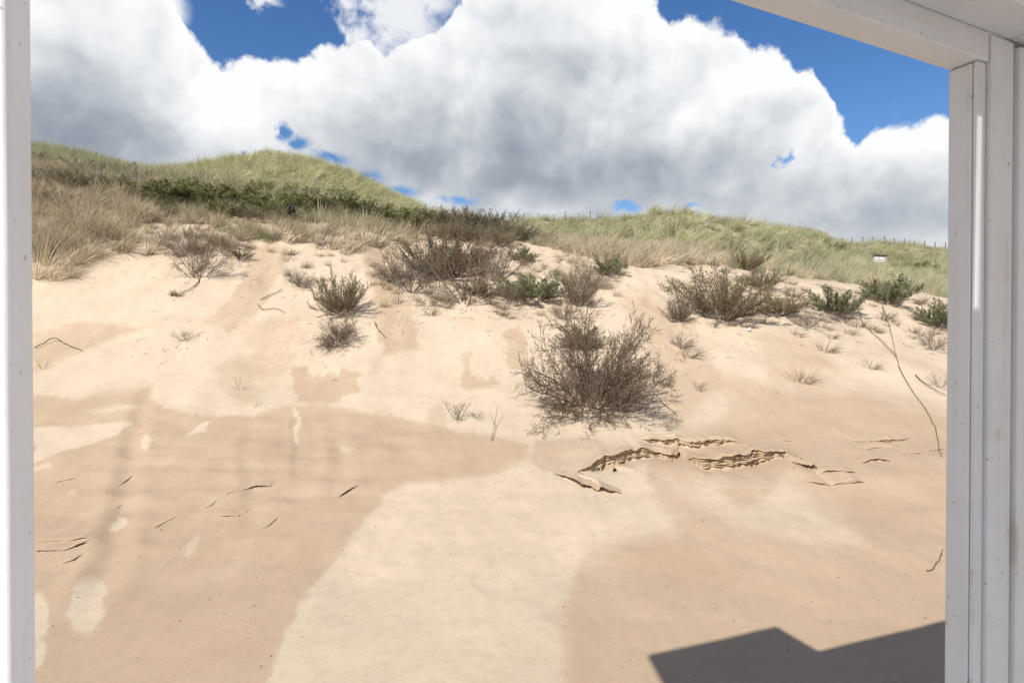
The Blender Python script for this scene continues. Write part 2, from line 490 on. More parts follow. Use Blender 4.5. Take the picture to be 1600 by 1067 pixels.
for poly, h, ov, nl, kind_ in LEDGES:
    P = np.array([ground(*q) for q in poly])
    o = np.argsort(P[:, 0])
    P = P[o]
    n = max(24, int((P[-1, 0] - P[0, 0]) / 0.014))
    xs = np.linspace(P[0, 0], P[-1, 0], n)
    ys = pchip(P[:, 0], P[:, 1], xs) + min(h, .06) * .9 * fbm(xs / .13, xs * 0 + len(ledge_runs), 2, 300)
    t = np.linspace(0, 1, n)
    if kind_ == 'L':
        ev = np.sin(np.pi * t) ** 1.1
    else:
        ev = np.clip(np.minimum(t, 1 - t) / .14, 0, 1) ** .8 * np.clip((0.85 + .55 * fbm(xs / .30, xs * 0 + len(ledge_runs), 3, 320)) if h > .06 else (0.62 + .95 * fbm(xs / .30, xs * 0 + len(ledge_runs), 3, 320)), 0.06, 1.3)
    ledge_runs.append((xs, ys, h, ov, nl, np.clip(ev, 0, None)))
for k, (xs, ys, h, ov, nl, ev) in enumerate(ledge_runs):
    m = (X > xs[0]) & (X < xs[-1]) & (np.abs(Y - ys.mean()) < 2.6)
    xx, yy = X[m], Y[m]
    env = np.interp(xx, xs, ev)
    d = yy - np.interp(xx, xs, ys) - 0.8 * ov * env
    Z[m] += h * env * (sstep(d, 0.0, 0.03) * np.exp(-np.clip(d, 0, 9) / 0.4) - 0.8 * np.exp(-np.abs(np.minimum(d, 0)) / (0.25 + ov)) * (d < 0.0) - 0.8 * (1 - sstep(d, 0.0, 0.03)) * (d >= 0))


def in_poly(px, py, poly, soft):
    """soft inside test: 1 inside, falling to 0 over about `soft` pixels"""
    P = np.array(poly, float)
    inside = np.zeros(px.shape, bool)
    dist = np.full(px.shape, 1e9)
    for i in range(len(P)):
        (x1, y1), (x2, y2) = P[i], P[(i + 1) % len(P)]
        c = (y1 > py) != (y2 > py)
        with np.errstate(divide='ignore', invalid='ignore'):
            xi = (x2 - x1) * (py - y1) / (y2 - y1 if y2 != y1 else 1e-9) + x1
        inside ^= c & (px < xi)
        L2 = (x2 - x1) ** 2 + (y2 - y1) ** 2
        t = np.clip(((px - x1) * (x2 - x1) + (py - y1) * (y2 - y1)) / max(L2, 1e-9), 0, 1)
        dist = np.minimum(dist, np.hypot(px - x1 - t * (x2 - x1), py - y1 - t * (y2 - y1)))
    sd = np.where(inside, dist, -dist)
    return sstep(sd, -soft / 2, soft / 2)


PX, PY = to_px(X, Y, Z)
# damp sand (darker by itself) and dry sand blown over it; each patch is a stain of the sand with its own outline
wob = 1.0
jx = 11 * fbm(X * 2.2, Y * 2.2, 5, 71, .6) * wob + 4 * fbm(X * 14, Y * 14, 2, 81)
jy = 5 * fbm(X * 2.2, Y * 2.2, 4, 73) * wob + 2 * fbm(X * 14, Y * 14, 2, 83)
QX, QY = PX + jx, PY + jy
damp = np.zeros_like(X)


def stain(poly, soft, val=1.0):
    global damp
    P = np.array(poly)
    m = (QX > P[:, 0].min() - 40) & (QX < P[:, 0].max() + 40) & (QY > P[:, 1].min() - 40) & (QY < P[:, 1].max() + 40)
    w_ = in_poly(QX[m], QY[m], poly, soft)
    damp[m] = damp[m] * (1 - w_) + val * w_


def spot(cx, cy, rx, ry, val, soft=0.5, rot=0.0):
    c, s = math.cos(rot), math.sin(rot)
    dx, dy = QX - cx, QY - cy
    r = np.hypot((dx * c + dy * s) / rx, (-dx * s + dy * c) / ry)
    w_ = 1 - sstep(r, 1 - soft / 2, 1 + soft / 2)
    damp[:] = damp * (1 - w_) + val * w_


stain([(-600, 1700), (-600, 600), (40, 612), (110, 622), (180, 612), (235, 604), (250, 632), (330, 644), (400, 645), (455, 630), (500, 632), (560, 642), (620, 650), (680, 660),
       (705, 672), (745, 678), (790, 684), (822, 692), (826, 722), (765, 742), (700, 752), (640, 756), (608, 768), (580, 802), (530, 862), (482, 922), (442, 992),
       (415, 1070), (380, 1700)], 20, 0.92)
stain([(890, 1700), (884, 1067), (878, 955), (898, 885), (925, 852), (990, 838), (1052, 828), (1060, 808), (1030, 788), (1008, 758), (1004, 700), (1040, 690), (1075, 690), (1050, 640), (1030, 590), (1000, 520), (980, 470),
       (1010, 450), (1060, 500), (1110, 560), (1150, 600), (1200, 604), (1290, 613), (1350, 609), (1420, 626), (1480, 642), (2600, 660), (2600, 1700)], 60, 0.84)
stain([(1000, 480), (1040, 470), (1090, 520), (1140, 570), (1190, 606), (1180, 660), (1060, 690), (1040, 620), (1020, 560)], 30, .62)
stain([(1170, 520), (1240, 520), (1300, 545), (1330, 590), (1290, 612), (1200, 600)], 34, .55)
stain([(1330, 535), (1420, 540), (1480, 575), (1480, 590), (1400, 570), (1320, 560)], 24, .45)
stain([(1060, 520), (1100, 530), (1150, 570), (1135, 580), (1090, 560)], 22, .05)
stain([(1070, 655), (1125, 615), (1135, 640), (1120, 665), (1085, 668)], 30, .12)
stain([(1040, 745), (1120, 750), (1170, 775), (1230, 735), (1260, 770), (1320, 815), (1350, 850), (1300, 862), (1220, 845), (1150, 820), (1080, 790)], 46, .28)
stain([(1180, 745), (1225, 730), (1200, 780), (1150, 790), (1120, 765)], 20, .7)
stain([(820, 730), (880, 745), (1000, 750), (1020, 790), (1050, 815), (980, 836), (915, 850), (890, 900), (860, 900), (700, 800)], 26, .10)
stain([(830, 690), (900, 680), (1000, 700), (1000, 730), (900, 742), (850, 735), (828, 720)], 12, .62)
stain([(50, 668), (120, 664), (205, 659), (178, 680), (150, 692), (105, 704), (50, 724)], 7, .05)
stain([(50, 730), (75, 722), (88, 728), (50, 740)], 8, .3)
spot(135, 945, 27, 44, .06, .55, .25)
spot(58, 962, 17, 34, .08, .55)
spot(56, 1020, 15, 25, .1, .55)
spot(302, 852, 9, 20, .35, .9, .35)
spot(184, 818, 8, 15, .2, .5, .6)
spot(228, 690, 9, 15, .15, .6)
spot(463, 668, 4.5, 34, .12, .5)
spot(540, 703, 11, 6, .4, .8)
spot(110, 768, 9, 7, .4, .9)
stain([(295, 682), (318, 655), (327, 657), (322, 674)], 6, .12)
stain([(260, 630), (300, 628), (310, 640), (400, 640), (398, 648), (300, 648), (262, 640)], 7, .2)
stain([(130, 644), (180, 632), (215, 636), (215, 640), (150, 648)], 7, .35)
stain([(456, 575), (478, 572), (500, 585), (540, 575), (566, 583), (560, 612), (510, 632), (462, 626)], 10, .9)
stain([(350, 560), (420, 540), (455, 500), (460, 560), (440, 600), (380, 640), (330, 600)], 22, .55)
stain([(560, 380), (640, 392), (626, 440), (640, 480), (662, 546), (600, 556), (585, 500), (578, 440)], 14, .7)
stain([(395, 380), (452, 388), (436, 430), (414, 480), (360, 520), (320, 506), (372, 452)], 14, .66)
stain([(50, 522), (120, 500), (180, 506), (240, 510), (160, 538), (50, 585)], 16, .66)
stain([(380, 500), (470, 490), (480, 540), (420, 560), (380, 540)], 24, .5)
stain([(715, 600), (730, 575), (770, 584), (780, 600), (735, 612)], 9, .72)
stain([(722, 550), (742, 548), (736, 582), (720, 580)], 7, .55)
stain([(786, 520), (820, 505), (826, 575), (790, 580)], 8, .7)
stain([(664, 638), (694, 630), (700, 664), (672, 662)], 8, .55)
stain([(800, 400), (900, 380), (960, 440), (920, 470), (850, 430)], 40, .35)
for fx, fy, fh in ((486, 570, 16), (505, 575, 12), (526, 570, 18), (552, 568, 12), (690, 548, 20), (700, 545, 24), (712, 545, 26), (742, 565, 22), (752, 568, 24), (763, 568, 25), (774, 562, 24)):
    spot(fx, fy, 6.5, fh, .05, .4)
damp = np.clip(damp + 0.12 * fbm(X * 1.3, Y * 1.3, 4, 91) + 0.13 * fbm(X * 3.1 + .4 * Y, Y * .55, 4, 93), 0, 1)

# ---- where plants grow (fraction of litter on the ground)
veg = np.zeros_like(X)


def vegstain(poly, soft, val):
    global veg
    P = np.array(poly)
    m = (PX > P[:, 0].min() - 60) & (PX < P[:, 0].max() + 60) & (PY > P[:, 1].min() - 60) & (PY < P[:, 1].max() + 60) & (Y > 12) & (Y < 24)
    w_ = in_poly(PX[m] + 10 * fbm(X[m], Y[m], 3, 95), PY[m] + 6 * fbm(X[m], Y[m], 3, 96), poly, soft) * val
    veg[m] = np.maximum(veg[m], w_)


veg = np.maximum(veg, sstep(Y, 20.5, 23.5))
vegstain([(-400, 200), (60, 240), (270, 280), (250, 340), (215, 385), (130, 420), (-400, 455)], 20, .55)
vegstain([(240, 290), (660, 330), (830, 360), (1140, 390), (1490, 440), (1490, 468), (1330, 442), (1210, 432), (1130, 412), (1040, 405), (930, 395), (840, 380), (700, 372), (560, 360), (420, 356), (330, 345), (250, 318)], 16, .9)
veg *= np.clip(0.80 + 0.9 * fbm(X / 0.7, Y / 0.9, 3, 97), 0, 1)
# bare sand showing between the marram far up the dune
bare = in_poly(PX, PY, [(1420, 415), (1460, 420), (1478, 432), (1440, 436)], 8) * (Y < 60)
veg *= 1 - 0.8 * bare


# ------------------------------------------------------------------ materials
MATS = {}


def material(name):
    m = bpy.data.materials.new(name)
    m.use_nodes = True
    g = NT(m.node_tree)
    b = g.n['Principled BSDF']
    b.inputs['Specular IOR Level'].default_value = 0.2
    MATS[name] = m
    return m, g, b


def attr(g, name, out='Fac', typ='GEOMETRY'):
    nd = g.new('ShaderNodeAttribute', attribute_name=name, attribute_type=typ)
    return nd.outputs[out]


def mat_sand():
    m, g, b = material('sand')
    tc = g.new('ShaderNodeTexCoord').outputs['Object']
    n1 = g.noise(tc, 1.1, 6, 0.6)
    n2 = g.noise(tc, 260.0, 3, 0.75)
    n3 = g.noise(tc, 9.0, 5, 0.6)
    dp0 = attr(g, 'damp')
    rag = g.math('ADD', g.math('MULTIPLY', g.math('SUBTRACT', g.noise(tc, 16.0, 7, 0.7), 0.5), 0.9), g.math('MULTIPLY', g.math('SUBTRACT', n2, 0.5), 0.5))
    dp1 = g.smooth(g.math('ADD', dp0, g.math('MULTIPLY', rag, 0.55)), 0.15, 0.85)
    dp = g.math('ADD', g.math('MULTIPLY', dp1, 0.6), g.math('MULTIPLY', dp0, 0.4), clamp=True)
    vg = attr(g, 'litter')
    dry = g.mix(g.smooth(n1, .3, .7), (0.475, 0.385, 0.287), (0.525, 0.427, 0.318))
    wet = g.mix(g.smooth(n1, .3, .7), (0.378, 0.278, 0.186), (0.420, 0.314, 0.215))
    c = g.mix(dp, dry, wet)
    c = g.mix(g.math('MULTIPLY', g.smooth(n3, .42, .75), .22), c, (0.30, 0.225, 0.15))
    c = g.mix(g.math('MULTIPLY', g.smooth(n2, .50, .72), .34), c, (0.20, 0.145, 0.09))
    c = g.mix(g.math('MULTIPLY', g.smooth(n2, .46, .28), .20), c, (0.62, 0.55, 0.46))
    lit = g.mix(g.smooth(n3, .35, .65), (0.20, 0.165, 0.095), (0.30, 0.245, 0.155))
    grn = g.mix(g.smooth(n1, .35, .65), (0.13, 0.12, 0.06), (0.22, 0.195, 0.11))
    lit = g.mix(attr(g, 'green'), lit, grn)
    c = g.mix(vg, c, lit)
    g.put(b.inputs['Base Color'], c)
    b.inputs['Roughness'].default_value = 0.95
    b.inputs['Specular IOR Level'].default_value = 0.1
    # grain, soft wind marks
    mp = g.new('ShaderNodeMapping')
    g.l.new(tc, mp.inputs[0])
    mp.inputs['Scale'].default_value = (1.0, 2.6, 2.6)
    mp.inputs['Rotation'].default_value = (0, 0, math.radians(-14))
    rip = g.noise(mp.outputs[0], 7.0, 5, 0.62, 0.6)
    hgt = g.math('ADD', g.math('MULTIPLY', rip, 0.0045), g.math('MULTIPLY', n2, 0.0035))
    hgt = g.math('ADD', hgt, g.math('MULTIPLY', g.noise(tc, 30.0, 6, 0.7), 0.0085))
    bp = g.new('ShaderNodeBump')
    bp.inputs['Strength'].default_value = 0.55
    bp.inputs['Distance'].default_value = 1.0
    g.l.new(hgt, bp.inputs['Height'])
    g.l.new(bp.outputs[0], b.inputs['Normal'])
    return m


def mat_plant(name, c1, c2, trans=0.25, var=0.5, c3=None):
    """blades and leaves: colour differs from blade to blade ('tone') and from plant to plant"""
    m, g, b = material(name)
    t = attr(g, 'tone')
    oi = g.new('ShaderNodeObjectInfo')
    c = g.mix(t, c1, c2)
    if c3:
        c = g.mix(g.math('MULTIPLY', g.smooth(oi.outputs['Random'], .35, 1.0), .8), c, c3)
    hv = g.new('ShaderNodeHueSaturation')
    g.l.new(c, hv.inputs['Color'])
    g.put(hv.inputs['Value'], g.math('MULTIPLY_ADD', oi.outputs['Random'], var, 1 - var / 2))
    col = hv.outputs[0]
    g.l.new(col, b.inputs['Base Color'])
    b.inputs['Roughness'].default_value = 0.75
    tr = g.new('ShaderNodeBsdfTranslucent')
    g.l.new(col, tr.inputs[0])
    mx = g.new('ShaderNodeMixShader')
    mx.inputs[0].default_value = trans
    g.l.new(b.outputs[0], mx.inputs[1])
    g.l.new(tr.outputs[0], mx.inputs[2])
    g.l.new(mx.outputs[0], g.n['Material Output'].inputs[0])
    return m


def mat_bark(name, c1, c2):
    m, g, b = material(name)
    tc = g.new('ShaderNodeTexCoord').outputs['Object']
    n = g.noise(tc, 14.0, 4, 0.6)
    c = g.mix(g.smooth(n, .3, .7), c1, c2)
    g.put(b.inputs['Base Color'], c)
    b.inputs['Roughness'].default_value = 0.85
    return m


def mat_paint(name, k):
    m, g, b = material(name)
    tc = g.new('ShaderNodeTexCoord').outputs['Object']
    mp = g.new('ShaderNodeMapping')
    g.l.new(tc, mp.inputs[0])
    n1 = g.noise(tc, 5.0, 6, 0.65)
    sp = g.noise(tc, 55.0, 3, 0.6)
    gr = attr(g, 'grain', 'Vector')
    gn = g.noise(gr, 30.0, 5, 0.6)
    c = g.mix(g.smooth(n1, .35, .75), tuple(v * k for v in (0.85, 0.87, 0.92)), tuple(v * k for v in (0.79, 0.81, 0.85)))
    c = g.mix(g.math('MULTIPLY', g.smooth(gn, .50, .70), .30), c, (0.50, 0.48, 0.45))
    c = g.mix(g.math('MULTIPLY', g.smooth(sp, .67, .72), .7), c, (0.22, 0.19, 0.16))
    c = g.mix(g.math('MULTIPLY', g.smooth(g.math('MULTIPLY', n1, gn), .33, .42), .5), c, (0.36, 0.31, 0.25))
    g.put(b.inputs['Base Color'], c)
    b.inputs['Roughness'].default_value = 0.5
    b.inputs['Specular IOR Level'].default_value = 0.35
    bp = g.new('ShaderNodeBump')
    bp.inputs['Strength'].default_value = 0.35
    bp.inputs['Distance'].default_value = 0.004
    g.l.new(g.math('ADD', gn, g.math('MULTIPLY', sp, .4)), bp.inputs['Height'])
    g.l.new(bp.outputs[0], b.inputs['Normal'])
    return m


def mat_plain(name, c, rough=0.7, n_amt=0.25, scale=20.0):
    m, g, b = material(name)
    tc = g.new('ShaderNodeTexCoord').outputs['Object']
    n = g.noise(tc, scale, 4, 0.6)
    dk = tuple(v * (1 - n_amt) for v in c)
    g.put(b.inputs['Base Color'], g.mix(n, c, dk))
    b.inputs['Roughness'].default_value = rough
    return m


mat_sand()
mat_plant('straw_grass', (0.22, 0.165, 0.10), (0.78, 0.68, 0.51), .25, .35)
mat_plant('grey_grass', (0.20, 0.155, 0.10), (0.78, 0.68, 0.52), .2, .4)
mat_plant('dead_grass', (0.13, 0.095, 0.065), (0.30, 0.235, 0.165), .15, .3)
mat_plant('marram', (0.19, 0.20, 0.10), (0.58, 0.56, 0.37), .25, .6, (0.29, 0.315, 0.18))
mat_plant('hill_grass', (0.29, 0.285, 0.135), (0.70, 0.66, 0.41), .25, .45, (0.40, 0.40, 0.21))
mat_plant('green_blade', (0.13, 0.165, 0.06), (0.36, 0.37, 0.19), .25, .3)
mat_plant('dark_leaf', (0.17, 0.185, 0.08), (0.40, 0.40, 0.19), .25, .7)
mat_plant('marram_dark', (0.12, 0.12, 0.055), (0.32, 0.295, 0.17), .25, .5)
mat_plant('olive_leaf', (0.14, 0.12, 0.075), (0.29, 0.255, 0.15), .2, .4)
mat_plant('grey_leaf', (0.14, 0.155, 0.08), (0.31, 0.32, 0.19), .25, .3)
mat_bark('dark_bark', (0.130, 0.094, 0.066), (0.225, 0.172, 0.130))
mat_bark('grey_bark', (0.125, 0.10, 0.087), (0.21, 0.175, 0.152))
mat_bark('purple_bark', (0.15, 0.118, 0.105), (0.25, 0.205, 0.185))
mat_bark('dead_wood', (0.10, 0.07, 0.05), (0.20, 0.15, 0.105))
mat_paint('white_paint', 1.0)
mat_paint('shaded_paint', 0.68)  # white paint darkened: shade of the right side and beams put into the colour
mat_plain('post_wood', (0.13, 0.11, 0.09))
mat_plain('deck_wood', (0.60, 0.61, 0.63))
mat_plain('roof_felt', (0.05, 0.045, 0.042))
mat_plain('grey_board', (0.50, 0.52, 0.54))
mat_plain('window_blind', (0.75, 0.77, 0.78), .3)
mat_plain('black_film', (0.008, 0.008, 0.010), .4)
mat_plain('pale_film', (0.55, 0.58, 0.60), .5)


# ------------------------------------------------------------------ object helpers
def tag(o, label=None, cat=None, group=None, kind=None):
    if label:
        o['label'] = label
    if cat:
        o['category'] = cat
    if group:
        o['group'] = group
    if kind:
        o['kind'] = kind
    return o


def mesh_np(name, V, Fc, mat, tone=None, smooth=False):
    """mesh from numpy verts and equal-length faces"""
    V = np.asarray(V, np.float32)
    Fc = np.asarray(Fc, np.int32)
    me = bpy.data.meshes.new(name)
    k = Fc.shape[1]
    me.vertices.add(len(V))
    me.vertices.foreach_set('co', V.ravel())
    me.loops.add(Fc.size)
    me.loops.foreach_set('vertex_index', Fc.ravel())
    me.polygons.add(len(Fc))
    me.polygons.foreach_set('loop_start', np.arange(len(Fc), dtype=np.int32) * k)
    if smooth:
        me.polygons.foreach_set('use_smooth', np.ones(len(Fc), bool))
    if tone is not None:
        at = me.attributes.new('tone', 'FLOAT', 'POINT')
        at.data.foreach_set('value', np.asarray(tone, np.float32))
    me.materials.append(MATS[mat])
    me.update(calc_edges=True)
    return me


def link(name, me, parent=None):
    o = bpy.data.objects.new(name, me)
    COL.objects.link(o)
    if parent is not None:
        o.parent = parent
    return o


def empty(name, loc):
    o = bpy.data.objects.new(name, None)
    o.empty_display_size = 0.2
    COL.objects.link(o)
    o.location = loc
    return o


# ------------------------------------------------------------------ ground sheet and beach behind the camera
nA, nY = X.shape
V = np.stack([X, Y, Z], -1).reshape(-1, 3)
idx = np.arange(nA * nY).reshape(nA, nY)
Q = np.stack([idx[:-1, :-1], idx[1:, :-1], idx[1:, 1:], idx[:-1, 1:]], -1).reshape(-1, 4)
me = mesh_np('sand_dune', V, Q, 'sand', smooth=True)
for nm, arr in (('damp', damp), ('litter', veg), ('green', sstep(Y, 22.5, 27))):
    at = me.attributes.new(nm, 'FLOAT', 'POINT')
    at.data.foreach_set('value', arr.reshape(-1).astype(np.float32))
dune = tag(link('sand_dune', me), 'pale sand dune slope with damp darker patches rising to grassy crests', kind='structure')
gx = np.array([-400, -60, -12, -4, 0, 4, 12, 60, 400.0])
gy = np.array([-400, -60, -12, -4, 0, 1.0, 1.35])
GV = np.array([(x, y, GROUND - 0.024) for x in gx for y in gy])
gi = np.arange(len(GV)).reshape(len(gx), len(gy))
me = mesh_np('beach', GV, np.stack([gi[:-1, :-1], gi[1:, :-1], gi[1:, 1:], gi[:-1, 1:]], -1).reshape(-1, 4), 'sand')
tag(link('beach', me), 'flat beach sand in front of the dune', kind='structure')

# ---- overhanging lips of packed sand along the scarps
for k, (xs, ys, h, ov, nl, env) in enumerate(ledge_runs):
    t = (xs - xs[0]) / (xs[-1] - xs[0])
    ysb = ys + 0.8 * ov * env                           # foot of the scarp under the lip
    back = zat(xs, ysb + 0.12)
    grad = (zat(xs, ysb + 0.5) - zat(xs, ysb + 0.14)) / 0.36
    for L in range(nl):
        drop = 1.5 * h * env * (L + (random.uniform(-.3, .3) if L else 0)) / nl * (1 + .22 * fbm(xs / .4, xs * 0 + L * 5.1, 2, 500 + k))
        reach = (0.12 + 0.8 * ov * env) * (1.0 if L == 0 else random.uniform(.80, 1.04))
        reach = np.clip(reach + (0.25 * ov + .022) * env * (fbm(xs / 0.13, xs * 0 + L * 3.3, 3, 110 + k) + .5 * fbm(xs / 0.04, xs * 0 + L * 7.3, 2, 115 + k)), 0.05, None)
        th = 0.006 * (0.3 + env) if nl == 1 else np.maximum(1.5 * h * env / nl * np.clip(.62 + .75 * fbm(xs / .22, xs * 0 + L * 2.7, 3, 520 + k), .25, 1.15), .0015)
        rows = []
        for (f, dz) in ((-0.5, -1.2), (0.0, 0.15), (0.45, 0.12), (0.85, 0.0), (0.97, -0.35), (1.0, -0.8), (0.93, -1.15), (0.6, -1.6), (0.0, -2.2)):
            jit = 0.004 * pn(xs / 0.05, xs * 0 + f * 5, 150 + k + L)
            yy = ysb + 0.12 - f * reach + jit
            zz = back - grad * f * reach - drop + dz * th + jit * .4
            if f < 0:
                zz = zat(xs, yy) - 0.02
            rows.append(np.stack([xs, yy, zz], -1))
        R = np.stack(rows, 0)
        m_, n_ = R.shape[:2]
        ii = np.arange(m_ * n_).reshape(m_, n_)
        qq = np.stack([ii[:-1, :-1], ii[:-1, 1:], ii[1:, 1:], ii[1:, :-1]], -1).reshape(-1, 4)
        me = mesh_np('sand_ledge', R.reshape(-1, 3), qq, 'sand', smooth=True)
        at = me.attributes.new('damp', 'FLOAT', 'POINT')
        at.data.foreach_set('value', np.full(m_ * n_, 0.9 + .1 * (L % 2), np.float32))
        tag(link('sand_ledge', me, dune), kind='structure')


# ---- crumbled lumps below the scarps
def clods(spots, seed):
    r = np.random.default_rng(seed)
    base = np.array([(1, 0, 0), (-1, 0, 0), (0, 1, 0), (0, -1, 0), (0, 0, 1), (0, 0, -1)], float)
    tri = np.array([(0, 2, 4), (2, 1, 4), (1, 3, 4), (3, 0, 4), (2, 0, 5), (1, 2, 5), (3, 1, 5), (0, 3, 5)])
    mid = {}
    vs = list(base)
    fs = []
    def mp(i, j):
        kk = (min(i, j), max(i, j))
        if kk not in mid:
            m_ = vs[i] + vs[j]
            vs.append(m_ / np.linalg.norm(m_))
            mid[kk] = len(vs) - 1
        return mid[kk]
    for a_, b_, c_ in tri:
        ab, bc, ca = mp(a_, b_), mp(b_, c_), mp(c_, a_)
        fs += [(a_, ab, ca), (ab, b_, bc), (ca, bc, c_), (ab, bc, ca)]
    vs, fs = np.array(vs), np.array(fs)
    V, Fc = [], []
    for i, (x, y, rad) in enumerate(spots):
        k_ = rad * r.uniform(.6, 1.25, (len(vs), 1)) * r.uniform(.6, 1.2, (1, 3))
        V.append(vs * k_ + np.array([x, y, zat(x, y)[0] + rad * .15]))
        Fc.append(fs + i * len(vs))
    return np.concatenate(V), np.concatenate(Fc)


SP_ = []
for (xs, ys, h, ov, nl, ev) in ledge_runs:
    for _ in range(int(14 * (xs[-1] - xs[0]) * (1.6 if h > .06 else .8)) + 2):
        i_ = rng.integers(0, len(xs))
        SP_.append((xs[i_] + rng.normal(0, .03), ys[i_] - abs(rng.normal(.05, .16)) - .02, min(rng.lognormal(-4.9, .55), .028) * (1 if h > .03 else .6)))
for _ in range(240):
    g_ = ground(rng.uniform(60, 1470), rng.uniform(660, 1060))
    SP_.append((g_[0], g_[1], min(rng.lognormal(-5.9, .5), .012)))
v_, f_ = clods(SP_, 5)
me = mesh_np('sand_clods', v_, f_, 'sand')
at = me.attributes.new('damp', 'FLOAT', 'POINT')
at.data.foreach_set('value', np.full(len(v_), .9, np.float32))
tag(link('sand_clods', me), 'crumbled lumps of damp sand lying below the scarps', kind='stuff')


# ------------------------------------------------------------------ timber cabin whose opening frames the view
UA = math.radians(24.1)
UX = np.array([math.cos(UA), math.sin(UA), 0])
NX = np.array([-math.sin(UA), math.cos(UA), 0])
# the cabin's axes: u along the front, n outwards to the dune
def W(u, n, z):
    return UX * u + NX * n + np.array([0, 0, z])


def beam_mesh(name, lo, hi, mat='white_paint', bev=0.004, axis=2):
    """a bevelled timber between two corners in the cabin's axes, its grain along `axis`"""
    import bmesh
    bm = bmesh.new()
    bmesh.ops.create_cube(bm, size=1.0)
    c = (np.array(lo) + np.array(hi)) / 2
    s = np.array(hi) - np.array(lo)
    for v in bm.verts:
        v.co = Vector([v.co[i] * s[i] + c[i] for i in range(3)])
    bmesh.ops.bevel(bm, geom=list(bm.edges), offset=min(bev, min(s) * .3), segments=2, affect='EDGES', profile=0.5)
    me = bpy.data.meshes.new(name)
    gl = bm.verts.layers.float_vector.new('grain')
    seed = random.uniform(0, 50)
    for v in bm.verts:
        q = [v.co.x * 1.0, v.co.y * 1.0, v.co.z * 1.0]
        q[axis] *= 0.05
        v[gl] = Vector([q[0] + seed, q[1], q[2]])
    bm.to_mesh(me)
    bm.free()
    me.materials.append(MATS[mat])
    return me


cabin = empty('beach_cabin', (0, 0, 0))
cabin.rotation_euler = (0, 0, UA)
tag(cabin, 'white painted timber cabin opening whose posts and beam frame the whole view', 'cabin')
NO = 0.962                                   # outer face of the frame


def timber(name, lo, hi, axis=2, bev=0.004, label=None):
    o = link(name, beam_mesh(name, lo, hi, 'white_paint' if hi[0] < 0 else 'shaded_paint', axis=axis, bev=bev), cabin)
    if label:
        o['label'] = label
    return o


BOT = -2.10
ZT = 0.741                                   # underside of the beam
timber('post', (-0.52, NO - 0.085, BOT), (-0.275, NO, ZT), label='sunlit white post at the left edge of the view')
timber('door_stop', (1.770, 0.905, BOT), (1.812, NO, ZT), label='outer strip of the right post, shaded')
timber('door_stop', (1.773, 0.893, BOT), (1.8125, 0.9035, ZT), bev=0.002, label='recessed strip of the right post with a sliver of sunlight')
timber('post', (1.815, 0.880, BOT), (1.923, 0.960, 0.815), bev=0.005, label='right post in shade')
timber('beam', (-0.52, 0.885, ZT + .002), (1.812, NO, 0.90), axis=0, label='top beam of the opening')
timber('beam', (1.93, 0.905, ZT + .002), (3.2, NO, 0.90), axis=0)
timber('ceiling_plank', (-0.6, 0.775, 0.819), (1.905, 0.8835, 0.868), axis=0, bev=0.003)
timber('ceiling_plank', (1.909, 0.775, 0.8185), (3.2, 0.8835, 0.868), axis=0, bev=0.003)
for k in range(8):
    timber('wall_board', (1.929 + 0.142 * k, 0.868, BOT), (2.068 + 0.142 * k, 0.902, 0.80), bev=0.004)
for k in range(17):                          # the deck the camera stands on
    o_ = link('floor_board', beam_mesh('floor_board', (-0.62 + 0.16 * k, -2.4, -1.72), (-0.465 + 0.16 * k, 0.80, -1.68), 'deck_wood', axis=1), cabin)
for u_, n_, zt in ((-0.86, -0.68, 1.855), (1.9, -0.20, .995), (3.1, -0.20, .995)):
    timber('rear_post', (u_ - .05, n_ - .05, BOT), (u_ + .05, n_ + .05, zt))
timber('roof_post', (-0.48, 0.90, 0.905), (-0.39, NO - .005, 1.87))


def slab(name, top_pts, thick, hole=None):
    """roof panel from a ring of points (cabin axes), given thickness, with an optional slot"""
    import bmesh
    bm = bmesh.new()
    def loop(pts, dz):
        return [bm.verts.new((p[0], p[1], p[2] + dz)) for p in pts]
    if hole is None:
        a = loop(top_pts, 0)
        b = loop(top_pts, -thick)
        bm.faces.new(a)
        bm.faces.new(b[::-1])
        for i in range(len(a)):
            j = (i + 1) % len(a)
            bm.faces.new((a[j], a[i], b[i], b[j]))
    else:
        a, b, c, e = loop(top_pts, 0), loop(top_pts, -thick), loop(hole, 0), loop(hole, -thick)
        for i in range(4):
            j = (i + 1) % 4
            bm.faces.new((a[i], a[j], c[j], c[i]))
            bm.faces.new((b[j], b[i], e[i], e[j]))
            bm.faces.new((a[j], a[i], b[i], b[j]))
            bm.faces.new((c[i], c[j], e[j], e[i]))
    bmesh.ops.recalc_face_normals(bm, faces=bm.faces)
    me = bpy.data.meshes.new(name)
    bm.to_mesh(me)
    bm.free()
    me.materials.append(MATS['white_paint'])
    return link(name, me, cabin)


# roof outline: the shadow's corners on the sand traced back towards the sun
CE = 1 / math.tan(SUN_EL)


def trace(px, py, zr):
    g_ = ground(px, py)
    k_ = (zr - g_[2]) / -DS[2]
    p_ = g_ - DS * k_
    return np.array([p_ @ UX, p_ @ NX, zr])


